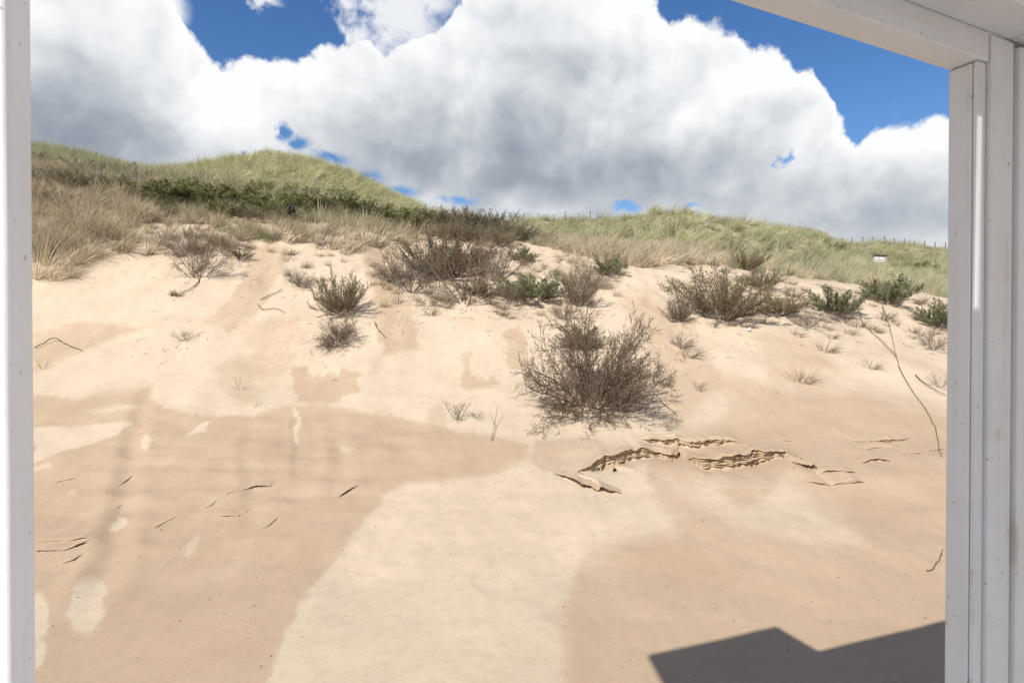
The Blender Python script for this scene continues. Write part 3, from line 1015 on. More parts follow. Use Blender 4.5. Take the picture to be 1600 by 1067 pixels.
ZH = 1.90
c1 = trace(1015, 1022, ZH)
c2 = trace(1213, 978, ZH)
c0 = trace(1040, 1067, ZH)
ZL = 1.03
c3 = trace(1265, 1020, ZL)
c4 = trace(1470, 970, ZL)
print('roof corners', c0, c1, c2, c3, c4)
side = [c0 + (c0 - c1) * 0.35]
RB = -0.75
slab('roof_panel', [tuple(c1), tuple(c2), (c2[0], RB, ZH), (side[0][0] - 0.02, RB, ZH), tuple(side[0])], 0.04)
slab('roof_panel', [(c2[0] + .004, c2[1] - .004, ZH - .002), (c3[0] - .004, c3[1], ZL + .04), (c3[0] - .004, RB, ZL + .04), (c2[0] + .004, RB, ZH - .002)], 0.04)
# added slot in the unseen roof panel, shaped to let the sliver of sunlight onto the right post
sl = []
for (u_, z_) in ((1.775, 0.640), (1.7965, 0.640), (1.789, 0.075), (1.7675, 0.075)):
    p_ = W(u_, 0.893, z_)
    q_ = p_ - DS * ((ZL - z_) / -DS[2])
    sl.append((q_ @ UX, q_ @ NX, ZL))
fr = c3[1] + (c4[1] - c3[1]) / (c4[0] - c3[0]) * (3.3 - c3[0])
slab('roof_panel', [(3.3, RB, ZL), (c3[0], RB, ZL), tuple(c3), (3.3, fr, ZL)][::1], 0.03, hole=None) if False else None
RL = -0.28
ring = [(c3[0], c3[1], ZL), (3.3, fr, ZL), (3.3, RL, ZL), (c3[0], RL, ZL)]
# order of the slot corners: left-front, right-front, right-back, left-back
sl_o = [sl[0], sl[1], sl[2], sl[3]]
slab('roof_panel', ring, 0.03, hole=sl_o)


# ------------------------------------------------------------------ plant meshes
def tubes(segs, sides=3):
    """segs: (p0, p1, r0, r1) -> verts, quads"""
    S = len(segs)
    P0 = np.array([s[0] for s in segs])
    P1 = np.array([s[1] for s in segs])
    R0 = np.array([s[2] for s in segs])
    R1 = np.array([s[3] for s in segs])
    D = P1 - P0
    D /= np.linalg.norm(D, axis=1, keepdims=True) + 1e-9
    up = np.where(np.abs(D[:, 2:3]) > .9, np.array([[1.0, 0, 0]]), np.array([[0, 0, 1.0]]))
    A = np.cross(D, up)
    A /= np.linalg.norm(A, axis=1, keepdims=True) + 1e-9
    B = np.cross(D, A)
    V = np.zeros((S, 2 * sides, 3))
    for k in range(sides):
        c, s = math.cos(2 * math.pi * k / sides), math.sin(2 * math.pi * k / sides)
        o = A * c + B * s
        V[:, k] = P0 + o * R0[:, None]
        V[:, sides + k] = P1 + o * R1[:, None]
    Fc = []
    b = np.arange(S) * 2 * sides
    for k in range(sides):
        j = (k + 1) % sides
        Fc.append(np.stack([b + k, b + j, b + sides + j, b + sides + k], -1))
    return V.reshape(-1, 3), np.concatenate(Fc, 0)


def rand_perp(d, r):
    v = np.array([r.gauss(0, 1), r.gauss(0, 1), r.gauss(0, 1)])
    v -= d * (v @ d)
    return v / (np.linalg.norm(v) + 1e-9)


def grow(seed, stems=9, length=1.0, spread=0.9, up=0.35, levels=3, kids=(9, 7, 4), rad=0.012, ratio=(.5, .42, .4), ang=(.75, .8, .85), flat=1.0, start=0.25, wig=0.18, lean=(0, 0, 0)):
    """a many-stemmed shrub: straight-ish stems with stiff side twigs, thinner and denser outwards"""
    r = random.Random(seed)
    segs, tips = [], []

    def run(p, d, L, rd, lv):
        n = 5 if lv == 0 else (4 if lv == 1 else 2)
        if lv >= 3:
            n = 1
        pts = [(p, d)]
        for i in range(n):
            d2 = d + rand_perp(d, r) * wig * (1 if lv < 2 else .7) + np.array([0, 0, up * 0.16]) + np.array(lean) * .08
            d2 /= np.linalg.norm(d2)
            q = p + d2 * L / n
            f0, f1 = 1 - .75 * i / n, 1 - .75 * (i + 1) / n
            segs.append((p, q, rd * f0, rd * f1))
            p, d = q, d2
            pts.append((p, d))
        tips.append((p, d, lv))
        if lv < levels:
            kn = kids[min(lv, len(kids) - 1)]
            for k in range(kn):
                t = start + (1 - start) * (k + r.random()) / kn if lv == 0 else .12 + .86 * (k + r.random()) / kn
                f = t * n
                i = min(int(f), n - 1)
                pp = pts[i][0] + (pts[i + 1][0] - pts[i][0]) * (f - i)
                dd = pts[i][1]
                an = ang[min(lv, len(ang) - 1)] * r.uniform(.7, 1.25)
                dn = dd * math.cos(an) + rand_perp(dd, r) * math.sin(an)
                dn = dn + np.array([0, 0, up * .35])
                dn /= np.linalg.norm(dn)
                LL = L * ratio[min(lv, len(ratio) - 1)] * r.uniform(.55, 1.15) * (1.15 - .55 * t)
                run(pp, dn, LL, max(rd * (1 - .6 * t) * .55, 0.0022), lv + 1)
    for s in range(stems):
        az = 2 * math.pi * (s + r.random()) / stems
        tl = spread * math.sqrt(r.uniform(.05, 1.0))
        d = np.array([math.cos(az) * math.sin(tl), math.sin(az) * math.sin(tl) * flat, math.cos(tl)])
        d /= np.linalg.norm(d)
        p = np.array([math.cos(az), math.sin(az), 0]) * 0.06 * length * r.random()
        p[2] = -0.06 * length
        run(p, d, length * r.uniform(.65, 1.1), rad * r.uniform(.7, 1.15), 0)
    return segs, tips


def leaves(segs, seed, per=3, size=0.045, width=0.010, minr=0.006, upb=.4):
    """lens-shaped leaves on the thin twigs"""
    r = np.random.default_rng(seed)
    T = [s for s in segs if s[2] < minr]
    if not T:
        return None
    P0 = np.array([s[0] for s in T])
    P1 = np.array([s[1] for s in T])
    n = len(T) * per
    i = np.repeat(np.arange(len(T)), per)
    t = r.uniform(0.1, 1.05, (n, 1))
    C = P0[i] + (P1[i] - P0[i]) * t
    ax = (P1 - P0)[i]
    ax /= np.linalg.norm(ax, axis=1, keepdims=True) + 1e-9
    D = ax * .8 + r.normal(0, .6, (n, 3)) + np.array([0, 0, upb])
    D /= np.linalg.norm(D, axis=1, keepdims=True)
    S = np.cross(D, r.normal(0, 1, (n, 3)))
    S /= np.linalg.norm(S, axis=1, keepdims=True)
    L = size * r.uniform(.6, 1.3, (n, 1))
    w_ = width * r.uniform(.7, 1.3, (n, 1))
    V = np.stack([C, C + D * L * .5 + S * w_, C + D * L, C + D * L * .5 - S * w_], 1)
    tone = np.repeat(r.random(n), 4)
    return V.reshape(-1, 3), np.arange(n * 4).reshape(n, 4), tone


def tuft(seed, blades=90, L=0.8, base=.10, wind=.35, width=.008, spread=.55, segs=3, lie=0.0):
    """a bunch of curved, tapering blades"""
    r = np.random.default_rng(seed)
    n = blades
    az = r.uniform(0, 2 * np.pi, n)
    rb = base * np.sqrt(r.random(n))
    C = np.stack([rb * np.cos(az), rb * np.sin(az), np.full(n, -0.05)], -1)
    ln = L * r.uniform(.5, 1.1, n)
    tl = spread * r.uniform(.1, 1.0, n) * (.35 + .65 * rb / base)
    d0 = np.stack([np.cos(az) * np.sin(tl), np.sin(az) * np.sin(tl), np.cos(tl)], -1) + np.array([wind * .4 + lie, 0, -lie * .4])
    d0 /= np.linalg.norm(d0, axis=1, keepdims=True)
    bend = r.uniform(.2, 1.0, n)[:, None] * (np.array([[wind, 0, -.25]]) + .35 * np.stack([np.cos(az), np.sin(az), -0.6 + 0 * az], -1))
    side = np.cross(d0, r.normal(0, 1, (n, 3)))
    side /= np.linalg.norm(side, axis=1, keepdims=True)
    w_ = width * r.uniform(.6, 1.3, n)
    rows = []
    p = C.copy()
    d = d0.copy()
    for k in range(segs + 1):
        f = k / segs
        ww = w_ * (1 - f) ** .7 * .5
        rows.append((p - side * ww[:, None], p + side * ww[:, None]))
        d = d + bend * (1.3 / segs)
        d /= np.linalg.norm(d, axis=1, keepdims=True)
        p = p + d * (ln / segs)[:, None]
    V = np.stack([q for rw in rows for q in rw], 1)
    k2 = 2 * (segs + 1)
    b = np.arange(n)[:, None] * k2
    Fc = np.concatenate([np.concatenate([b + 2 * k, b + 2 * k + 1, b + 2 * k + 3, b + 2 * k + 2], 1) for k in range(segs)], 0)
    return V.reshape(-1, 3), Fc, np.repeat(np.where(r.random(n) < .32, .25 * r.random(n), .45 + .55 * r.random(n)), k2)


def shrub_meshes(name, segs, bark, leaf=None, leaf_args=None, seed=0):
    v, f = tubes(segs)
    out = [mesh_np(name + '_branches', v, f, bark)]
    if leaf:
        lv = leaves(segs, seed, **(leaf_args or {}))
        out.append(mesh_np(name + '_foliage', lv[0], lv[1], leaf, lv[2]))
    else:
        out.append(None)
    ext = np.percentile(np.abs(v[:, :2]), 97)
    out.append(2 * ext)
    out.append(np.percentile(v[:, 2], 98))
    return out


SH = {}
SH['big'] = shrub_meshes('thorn_bush', grow(3, 36, 1.0, 1.50, .12, 3, (17, 9, 5), .012, (.40, .40, .36), (.75, .8, .9), start=.2, wig=.16)[0], 'dark_bark')
for i in range(4):
    SH['bare%d' % i] = shrub_meshes('bare_shrub', grow(20 + i, 14, 1.0, 1.15, .35, 3, (11, 7, 3), .011, (.44, .42, .42), start=.22)[0], 'grey_bark' if i % 2 else 'dark_bark')
for i in range(2):
    SH['thin%d' % i] = shrub_meshes('thin_shrub', grow(30 + i, 8, 1.0, 1.0, .3, 3, (8, 6, 3), .012, (.5, .42, .42), start=.3)[0], 'dark_bark')
for i in range(3):
    SH['olive%d' % i] = shrub_meshes('leafy_shrub', grow(40 + i, 30, 1.0, 1.35, .45, 2, (12, 6), .009, (.34, .40), (.55, .7), start=.2, wig=.12)[0], 'grey_bark', 'olive_leaf', dict(per=2, size=.055, width=.008, minr=.0058), 40 + i)
for i in range(3):
    SH['green%d' % i] = shrub_meshes('green_shrub', grow(50 + i, 24, 1.0, 1.25, .4, 2, (11, 5), .008, (.36, .42), (.55, .7), start=.2, wig=.14)[0], 'grey_bark', 'grey_leaf', dict(per=3, size=.065, width=.009, minr=.006), 50 + i)
for i in range(3):
    SH['ever%d' % i] = shrub_meshes('evergreen_shrub', grow(60 + i, 20, 1.0, 1.35, .3, 2, (12, 6), .009, (.42, .45), start=.1)[0], 'grey_bark', 'dark_leaf', dict(per=4, size=.06, width=.014, minr=.008), 60 + i)
for i in range(3):
    SH['purple%d' % i] = shrub_meshes('twiggy_shrub', grow(70 + i, 26, 1.0, .95, .6, 2, (14, 5), .008, (.38, .4), (.5, .6), start=.2)[0], 'purple_bark', 'olive_leaf', dict(per=1, size=.045, width=.006, minr=.004), 70 + i)

for i in range(3):
    SH['spiky%d' % i] = shrub_meshes('spiky_shrub', grow(80 + i, 46, 1.0, 1.32, .5, 2, (13, 5), .0085, (.30, .40), (.5, .7), start=.2, wig=.12)[0], 'dark_bark', 'olive_leaf', dict(per=1, size=.05, width=.0065, minr=.0050), 80 + i)

TU = {}
for i in range(5):
    TU['straw%d' % i] = mesh_np('straw_tuft', *tuft(100 + i, 105, .85, .13, .45 + .1 * (i % 3), .0115, .8)[:2], 'straw_grass', tuft(100 + i, 105, .85, .13, .45 + .1 * (i % 3), .0115, .8)[2])
    a_ = tuft(110 + i, 100, .8, .14, .5 + .15 * (i % 2), .0115, .9, lie=.25 * (i % 2))
    TU['grey%d' % i] = mesh_np('grey_tuft', a_[0], a_[1], 'grey_grass', a_[2])
    a_ = tuft(120 + i, 80, .85, .16, .55, .014, .85)
    TU['marram%d' % i] = mesh_np('marram_tuft', a_[0], a_[1], 'marram', a_[2])
    a_ = tuft(170 + i, 80, .8, .18, .5, .014, .9)
    TU['dark%d' % i] = mesh_np('dark_marram_tuft', a_[0], a_[1], 'marram_dark', a_[2])
    a_ = tuft(130 + i, 80, .95, .22, .75, .018, .9)
    TU['hill%d' % i] = mesh_np('hill_tuft', a_[0], a_[1], 'hill_grass', a_[2])
for i in range(3):
    a_ = tuft(140 + i, 16, .45, .05, .3, .006, .75)
    TU['sprig%d' % i] = mesh_np('green_sprig', a_[0], a_[1], 'green_blade', a_[2])
    a_ = tuft(150 + i, 80, .5, .16, .2, .010, 1.35, lie=.3)
    TU['dead%d' % i] = mesh_np('dead_clump', a_[0], a_[1], 'dead_grass', a_[2])
    a_ = tuft(160 + i, 90, .75, .15, .35, .010, .9)
    TU['blue%d' % i] = mesh_np('green_tuft', a_[0], a_[1], 'green_blade', a_[2])


def put_shrub(name, kind, px, py, width_px, label, cat='shrub', group=None, hscale=1.0, rz=None, tilt=(0, 0)):
    p = ground(px, py)
    br, fo, w0, h0 = SH[kind]
    s = width_px / F * p[1] / w0
    o = empty(name, p)
    o.scale = (s, s, s * hscale)
    o.rotation_euler = (tilt[0], tilt[1], random.uniform(0, 6.28) if rz is None else rz)
    tag(o, label, cat, group)
    link('branches', br, o)
    if fo is not None:
        link('foliage', fo, o)
    return o


def put_tuft(name, kind, px, py, h_px, label, cat='grass tuft', group=None, rz=None, h0=.8):
    p = ground(px, py)
    s = h_px / F * p[1] / h0
    o = link(name, TU[kind])
    o.location = p
    o.scale = (s * random.uniform(.9, 1.15), s, s)
    o.rotation_euler = (0, 0, random.uniform(-.5, .5) if rz is None else rz)
    tag(o, label, cat, group)
    return o


ORD = ['leftmost', 'second', 'third', 'fourth', 'fifth', 'sixth', 'seventh', 'eighth', 'ninth', 'tenth', 'eleventh', 'twelfth', 'thirteenth', 'fourteenth', 'fifteenth', 'sixteenth', 'seventeenth', 'eighteenth', 'nineteenth', 'twentieth']


def nth(i, n, what):
    if i == 0:
        return 'leftmost ' + what
    if i == n - 1:
        return 'rightmost ' + what
    return ORD[i] + ' from the left, ' + what


# ------------------------------------------------------------------ shrubs
S_ = put_shrub
S_('thorn_bush', 'big', 922, 634, 216, 'largest dark thorn bush, twiggy and nearly bare, alone above the sand ledges', 'bush', hscale=1.5, rz=.4, tilt=(.36, .05))
S_('thorn_bush', 'olive0', 908, 545, 70, 'olive leaved bush rising behind the largest dark thorn bush', 'bush', hscale=.8)
S_('leafy_shrub', 'spiky0', 533, 490, 76, 'upright grey olive shrub with a twiggy shrub directly below it', 'shrub', hscale=1.4, tilt=(.1, 0))
S_('bare_shrub', 'big', 526, 534, 84, 'grey twiggy shrub spreading on the sand below an upright grey olive shrub', 'shrub', hscale=.75, tilt=(.6, -.2))
S_('thin_shrub', 'bare2', 308, 434, 92, 'bare dark branching shrub with exposed root beside a brown root clump', 'shrub', hscale=1.25)
S_('bare_shrub', 'bare1', 288, 400, 70, 'small greyish bare shrub on the eroded edge, behind the dark shrub with exposed root', 'shrub', hscale=1.1)
S_('bare_shrub', 'bare0', 345, 392, 56, 'small twiggy shrub right behind the dark shrub with exposed root', 'shrub', hscale=.8)
S_('bare_shrub', 'spiky2', 375, 404, 40, 'low brown twigs at the sand edge, right of the dark shrub with exposed root', 'shrub', hscale=.6)
S_('thin_shrub', 'thin0', 728, 474, 150, 'open dark shrub with a visible forked trunk in the middle of the slope', 'shrub', hscale=1.25)
S_('bare_shrub', 'bare3', 640, 455, 120, 'pale grey low shrub, leftmost of the bare shrubs high on the middle slope', 'shrub', hscale=.9)
S_('leafy_shrub', 'spiky1', 690, 436, 116, 'dense grey brown shrub just above and left of the forked trunk shrub', 'shrub', hscale=1.1)
S_('leafy_shrub', 'spiky2', 735, 418, 100, 'tall dark olive shrub reaching up to the crest above the forked trunk shrub', 'shrub', hscale=.55)
S_('bare_shrub', 'bare2', 775, 440, 100, 'brown twiggy shrub right of the forked trunk shrub', 'shrub', hscale=1.1)
S_('thin_shrub', 'thin1', 690, 470, 70, 'small sparse shrub low on the left of the forked trunk shrub', 'shrub', hscale=.8)
S_('thin_shrub', 'thin1', 785, 484, 80, 'low sparse shrub trailing over the sand under the blue green shrub', 'shrub', hscale=.7)
S_('bare_shrub', 'bare0', 615, 440, 60, 'small dark twiggy shrub left of the pale grey low shrub', 'shrub', hscale=.9)
S_('bare_shrub', 'spiky0', 752, 462, 66, 'low dense brown shrub tucked under the right side of the forked trunk shrub', 'shrub', hscale=.6)
S_('bare_shrub', 'bare2', 668, 478, 52, 'lowest bare shrub on the left of the forked trunk shrub', 'shrub', hscale=.6)
S_('bare_shrub', 'spiky1', 805, 470, 50, 'brown twiggy shrub between forked trunk shrub and blue green shrub', 'shrub', hscale=.7)
S_('bare_shrub', 'bare0', 880, 498, 58, 'grey twiggy shrub touching the upper left of the largest thorn bush', 'shrub', hscale=.9)
S_('green_shrub', 'green0', 838, 470, 96, 'blue green leafy shrub, brightest green plant of the middle slope', 'shrub', hscale=.75)
S_('green_shrub', 'green1', 818, 408, 40, 'little green shrub on bare sand above the blue green shrub', 'shrub', hscale=.8)
S_('bare_shrub', 'purple0', 905, 478, 66, 'grey brushy shrub directly above the largest dark thorn bush', 'shrub', hscale=1.0)
S_('bare_shrub', 'bare3', 925, 452, 70, 'grey twiggy shrub among dry grass between crest and largest thorn bush', 'shrub', hscale=1.0)
S_('green_shrub', 'green2', 950, 430, 52, 'grey green shrub at the sand edge above the largest thorn bush', 'shrub', hscale=.9)
S_('leafy_shrub', 'spiky2', 1130, 498, 150, 'dense rounded dark olive bush, largest on the right half of the slope', 'bush', hscale=.85, tilt=(.15, 0))
S_('leafy_shrub', 'spiky0', 1222, 492, 84, 'olive shrub adjoining the right side of the dense rounded bush', 'shrub', hscale=.62)
S_('bare_shrub', 'bare1', 1262, 512, 56, 'low brown shrub at the lower right end of the row from the dense rounded bush', 'shrub', hscale=.8)
S_('leafy_shrub', 'spiky1', 1192, 452, 66, 'narrow dark shrub behind the dense rounded bush', 'shrub', hscale=.75)
S_('leafy_shrub', 'spiky2', 1165, 422, 66, 'dark shrub at the foot of the right grass hill, above the dense rounded bush', 'shrub', hscale=.8)
S_('leafy_shrub', 'spiky0', 1135, 406, 50, 'small dark shrub highest in the diagonal row on the right grass hill', 'shrub', hscale=.8)
S_('green_shrub', 'green0', 1308, 492, 72, 'green topped shrub left of the long dead stem', 'shrub', hscale=1.0)
S_('bare_shrub', 'bare3', 1318, 504, 54, 'grey bare shrub at the foot of the green topped shrub', 'shrub', hscale=.8)
S_('green_shrub', 'green1', 1388, 474, 74, 'green and brown shrub right of the top of the long dead stem', 'shrub', hscale=.8)
S_('leafy_shrub', 'spiky1', 1376, 462, 50, 'dark brown shrub at the edge of the blond grass behind the green and brown shrub', 'shrub', hscale=.8)
S_('green_shrub', 'green2', 1468, 512, 66, 'dark green shrub cut off by the right post', 'shrub', hscale=1.0)
S_('bare_shrub', 'bare2', 1458, 546, 56, 'bare grey shrub against the right post', 'shrub', hscale=.9)
S_('bare_shrub', 'purple1', 1062, 502, 52, 'small grey round shrub left of the dense rounded bush', 'shrub', hscale=.8)
S_('bare_shrub', 'bare0', 1066, 545, 48, 'flattened brown shrub on the sand right of the largest thorn bush', 'shrub', hscale=.8, tilt=(.3, .3))
S_('bare_shrub', 'thin0', 1095, 612, 26, 'tiny brown twiggy plant alone on the sand slope right of the largest thorn bush', 'shrub')
S_('bare_shrub', 'bare1', 1040, 604, 30, 'tiny twiggy plant touching the right side of the largest thorn bush', 'shrub')
S_('bare_shrub', 'thin1', 1045, 672, 34, 'thin twig plant on the sand just above the sand ledges', 'shrub')
S_('bare_shrub', 'bare3', 468, 446, 56, 'low brown brushy shrub left of the upright grey olive shrub', 'shrub', hscale=.7)
S_('bare_shrub', 'thin0', 285, 532, 40, 'sparse twigs on the pale sand left of centre', 'shrub', hscale=.6)
S_('bare_shrub', 'thin1', 1468, 606, 34, 'bare twig on the sand against the right post', 'shrub', hscale=.9)
S_('bare_shrub', 'thin0', 715, 656, 44, 'sparse greenish twig plant on pale sand left of the largest thorn bush', 'shrub', hscale=1.1)
S_('bare_shrub', 'thin1', 745, 654, 30, 'little twig plant close right of the greenish twig plant', 'shrub', hscale=.5)
EV = sorted(((255, 318, 80, .8), (282, 308, 70, .8), (310, 318, 78, .8), (338, 322, 66, .8), (372, 318, 70, .8), (405, 330, 64, .8), (440, 322, 66, .8), (470, 330, 62, .8), (500, 334, 70, .8), (532, 336, 72, .8),
                         (562, 340, 70, .85), (590, 344, 66, .8), (618, 350, 66, .8), (640, 354, 62, .95), (664, 356, 56, .9), (352, 336, 56, .7), (420, 306, 70, .6), (480, 314, 70, .6), (540, 320, 64, .6)))
for i_, (px_, py_, w_, h_) in enumerate(EV):
    S_('evergreen_shrub', 'ever%d' % random.randrange(3), px_, py_, w_ * 1.1, nth(i_, len(EV), 'dark green shrub of the band under the pale grass hill'), 'shrub', 'dark green shrubs in the band under the pale grass hill', hscale=h_ * .66)
PU = sorted(((668, 360, 56, 1.0), (686, 362, 60, 1.0), (708, 364, 56, 1.05), (730, 362, 60, 1.0), (752, 366, 56, 1.05), (774, 368, 60, 1.0), (796, 372, 52, .9), (818, 374, 46, .8), (764, 382, 46, .8), (722, 376, 50, .9), (698, 374, 50, .8), (744, 378, 50, .9), (786, 384, 44, .8)))
for i_, (px_, py_, w_, h_) in enumerate(PU):
    S_('twiggy_shrub', 'purple%d' % random.randrange(3), px_, py_, w_ * 1.1, nth(i_, len(PU), 'purplish twiggy shrub of the row on the skyline crest'), 'shrub', 'purplish shrubs along the skyline crest', hscale=h_ * .62)
UL = sorted(((75, 290, 70), (112, 300, 76), (150, 298, 70), (188, 300, 64), (92, 325, 66), (225, 292, 60), (140, 275, 60), (190, 278, 56), (60, 262, 56), (395, 345, 54), (445, 345, 50)))
for i_, (px_, py_, w_) in enumerate(UL):
    S_('twiggy_shrub', 'purple%d' % random.randrange(3), px_, py_, w_, nth(i_, len(UL), 'greyish twiggy shrub mingled with the grass at upper left'), 'shrub', 'twiggy shrubs in the grass at upper left', hscale=.45)
S_('evergreen_shrub', 'ever0', 1428, 420, 34, 'dark green shrub patch right of the far hut on the right hill', 'shrub', hscale=.5)
S_('evergreen_shrub', 'ever1', 1450, 424, 30, 'second dark green shrub patch, nearest the right post on the right hill', 'shrub', hscale=.5)
S_('evergreen_shrub', 'ever2', 945, 378, 40, 'dark shrub in the grass hill left of the rounded right crest', 'shrub', hscale=.5)
S_('evergreen_shrub', 'ever0', 868, 372, 36, 'dark green shrub under the left fence posts', 'shrub', hscale=.6)
S_('evergreen_shrub', 'olive2', 1300, 392, 40, 'brownish shrub under the first right fence posts', 'shrub', hscale=.45)

# ------------------------------------------------------------------ grass tufts one can tell apart
T_ = put_tuft
gname = 'dry grass tufts along the upper sand edge'
MT = sorted((
        (498, 380, 52, None), (520, 388, 50, None), (540, 396, 52, None), (575, 382, 62, 'pale grass tuft with a dark base standing alone at the top of the sand'),
        (592, 384, 46, None), (482, 366, 40, None), (620, 370, 36, None), (430, 372, 44, None), (450, 378, 38, None), (548, 372, 44, None), (650, 365, 36, None), (700, 366, 30, None), (510, 366, 44, None), (555, 392, 40, None),
        (470, 378, 40, None)), key=lambda q: q[0])
MN = [q for q in MT if not q[3]]
for px_, py_, h_, lab in MT:
    T_('grass_tuft', random.choice(['straw0', 'straw1', 'straw2', 'grey0', 'straw3']), px_, py_, h_ * 1.05, lab or nth([q[0] for q in MN].index(px_), len(MN), 'straw coloured tuft at the upper edge of the middle sand'), group=None if lab else gname)
FR = sorted(((845, 384, 34), (862, 386, 36), (880, 392, 36), (905, 398, 40), (925, 402, 44), (945, 408, 46), (962, 410, 48), (980, 414, 50), (1000, 416, 52), (1018, 414, 48), (1036, 412, 46), (1055, 412, 42), (1075, 412, 40), (1096, 412, 38), (1115, 414, 34), (990, 404, 44), (955, 395, 40), (1030, 400, 40)))
for i_, (px_, py_, h_) in enumerate(FR):
    T_('grass_tuft', random.choice(['straw0', 'grey1', 'straw4', 'grey2', 'straw2']), px_, py_, h_ * .95, nth(i_, len(FR), 'tall straw tuft of the fringe below the right grass hill'), group='straw fringe at the foot of the right grass hill')
LT = sorted(((75, 412, 60), (98, 420, 56), (120, 410, 52), (60, 432, 60), (85, 436, 46), (140, 402, 46), (178, 388, 52), (192, 392, 56), (205, 376, 44), (70, 395, 50), (112, 432, 40)))
for i_, (px_, py_, h_) in enumerate(LT):
    T_('grass_tuft', random.choice(['grey0', 'grey1', 'grey3', 'marram1', 'straw3']), px_, py_, h_, nth(i_, len(LT), 'tangled brownish tuft on the eroded sand edge by the left post'), group='tangled tufts on the eroded edge by the left post', rz=random.uniform(-1.2, .4))
T_('grass_tuft', 'grey1', 236, 396, 46, 'straw tuft at the right end of the eroded edge, left of the bare dark shrub')
T_('grass_tuft', 'straw2', 262, 372, 40, 'pale tuft above the bare dark shrub with exposed root, on the left side')
T_('grass_tuft', 'grey3', 330, 376, 40, 'dry tuft above the bare dark shrub with exposed root, on the right side')
T_('grass_tuft', 'blue0', 368, 372, 44, 'grey green tuft at the sand edge right of the dark shrub with exposed root', 'grass tuft')
T_('grass_tuft', 'blue1', 350, 362, 40, 'green tuft close behind the grey green tuft at the sand edge', 'grass tuft')
T_('grass_sprig', 'sprig0', 375, 608, 36, 'small fresh green sprig of grass on the bare left sand', 'grass sprig', h0=.42)
T_('grass_sprig', 'sprig1', 400, 634, 30, 'thin lying sprig of grass just below the fresh green sprig', 'grass sprig', h0=.42)
T_('grass_sprig', 'sprig2', 68, 575, 34, 'dry yellowish sprig of grass near the left post', 'grass sprig', h0=.42)
T_('grass_sprig', 'sprig1', 712, 658, 40, 'green sprig among the sparse twigs left of the largest thorn bush', 'grass sprig', h0=.42)
T_('dead_clump', 'dead0', 1290, 548, 20, 'dead flattened clump on the right sand, largest of three', 'dead clump', h0=.3)
T_('dead_clump', 'dead1', 1255, 596, 22, 'dead flattened clump lowest on the right sand', 'dead clump', h0=.3)
T_('dead_clump', 'dead2', 1360, 574, 16, 'dead flattened clump beside the long dead stem', 'dead clump', h0=.3)
T_('dead_clump', 'dead1', 470, 446, 30, 'dry grass fringe round the low brown shrub left of the grey olive shrub', 'grass tuft', h0=.4)
T_('dead_clump', 'dead2', 1075, 555, 30, 'dry grass lying over the sand right of the largest thorn bush', 'grass tuft', h0=.4)
T_('dead_clump', 'dead0', 1240, 462, 22, 'small dry clump on the sand behind the right shrubs', 'dead clump', h0=.4)


# ------------------------------------------------------------------ grass nobody could count (instanced over the ground)
def scatter(name, label, protos, P, scale, tiltx=.12):
    n = len(P)
    me = bpy.data.meshes.new(name)
    me.vertices.add(n)
    me.vertices.foreach_set('co', np.asarray(P, np.float32).ravel())
    rot = np.stack([rng.normal(0, tiltx, n), rng.normal(0, tiltx, n), rng.normal(0, .55, n)], -1)
    a = me.attributes.new('turn', 'FLOAT_VECTOR', 'POINT')
    a.data.foreach_set('vector', rot.astype(np.float32).ravel())
    a = me.attributes.new('size', 'FLOAT', 'POINT')
    a.data.foreach_set('value', np.asarray(scale, np.float32))
    a = me.attributes.new('pick', 'INT', 'POINT')
    a.data.foreach_set('value', rng.integers(0, len(protos), n).astype(np.int32))
    col = bpy.data.collections.new(name + '_kinds')
    for i, p_ in enumerate(protos):
        col.objects.link(bpy.data.objects.new('%s_kind' % name, TU[p_]))
    o = link(name, me)
    tag(o, label, kind='stuff')
    ng = bpy.data.node_groups.new(name, 'GeometryNodeTree')
    ng.interface.new_socket('Geometry', in_out='INPUT', socket_type='NodeSocketGeometry')
    ng.interface.new_socket('Geometry', in_out='OUTPUT', socket_type='NodeSocketGeometry')
    N, Lk = ng.nodes, ng.links
    gi_, go = N.new('NodeGroupInput'), N.new('NodeGroupOutput')
    ci = N.new('GeometryNodeCollectionInfo')
    ci.inputs['Collection'].default_value = col
    ci.inputs['Separate Children'].default_value = True
    ci.inputs['Reset Children'].default_value = True
    ip = N.new('GeometryNodeInstanceOnPoints')
    ip.inputs['Pick Instance'].default_value = True

    def na(nm, typ):
        q = N.new('GeometryNodeInputNamedAttribute')
        q.data_type = typ
        q.inputs['Name'].default_value = nm
        return q.outputs['Attribute']
    er = N.new('FunctionNodeEulerToRotation')
    Lk.new(na('turn', 'FLOAT_VECTOR'), er.inputs[0])
    Lk.new(er.outputs[0], ip.inputs['Rotation'])
    Lk.new(na('size', 'FLOAT'), ip.inputs['Scale'])
    Lk.new(na('pick', 'INT'), ip.inputs['Instance Index'])
    Lk.new(gi_.outputs[0], ip.inputs['Points'])
    Lk.new(ci.outputs[0], ip.inputs['Instance'])
    Lk.new(ip.outputs[0], go.inputs[0])
    md = o.modifiers.new('scatter', 'NODES')
    md.node_group = ng
    return o


def spread_pts(n, y0, y1, p0, p1, keep):
    """random places between two depths and two picture columns, thinned by keep(px, py, x, y)"""
    y = np.sqrt(rng.uniform(y0 ** 2, y1 ** 2, n))
    a0, a1 = ray(p0, 525)[0], ray(p1, 525)[0]
    x = rng.uniform(a0, a1, n) * y
    z = zat(x, y)
    px, py = to_px(x, y, z)
    k = keep(px, py, x, y) > rng.random(n)
    return np.stack([x, y, z], -1)[k]


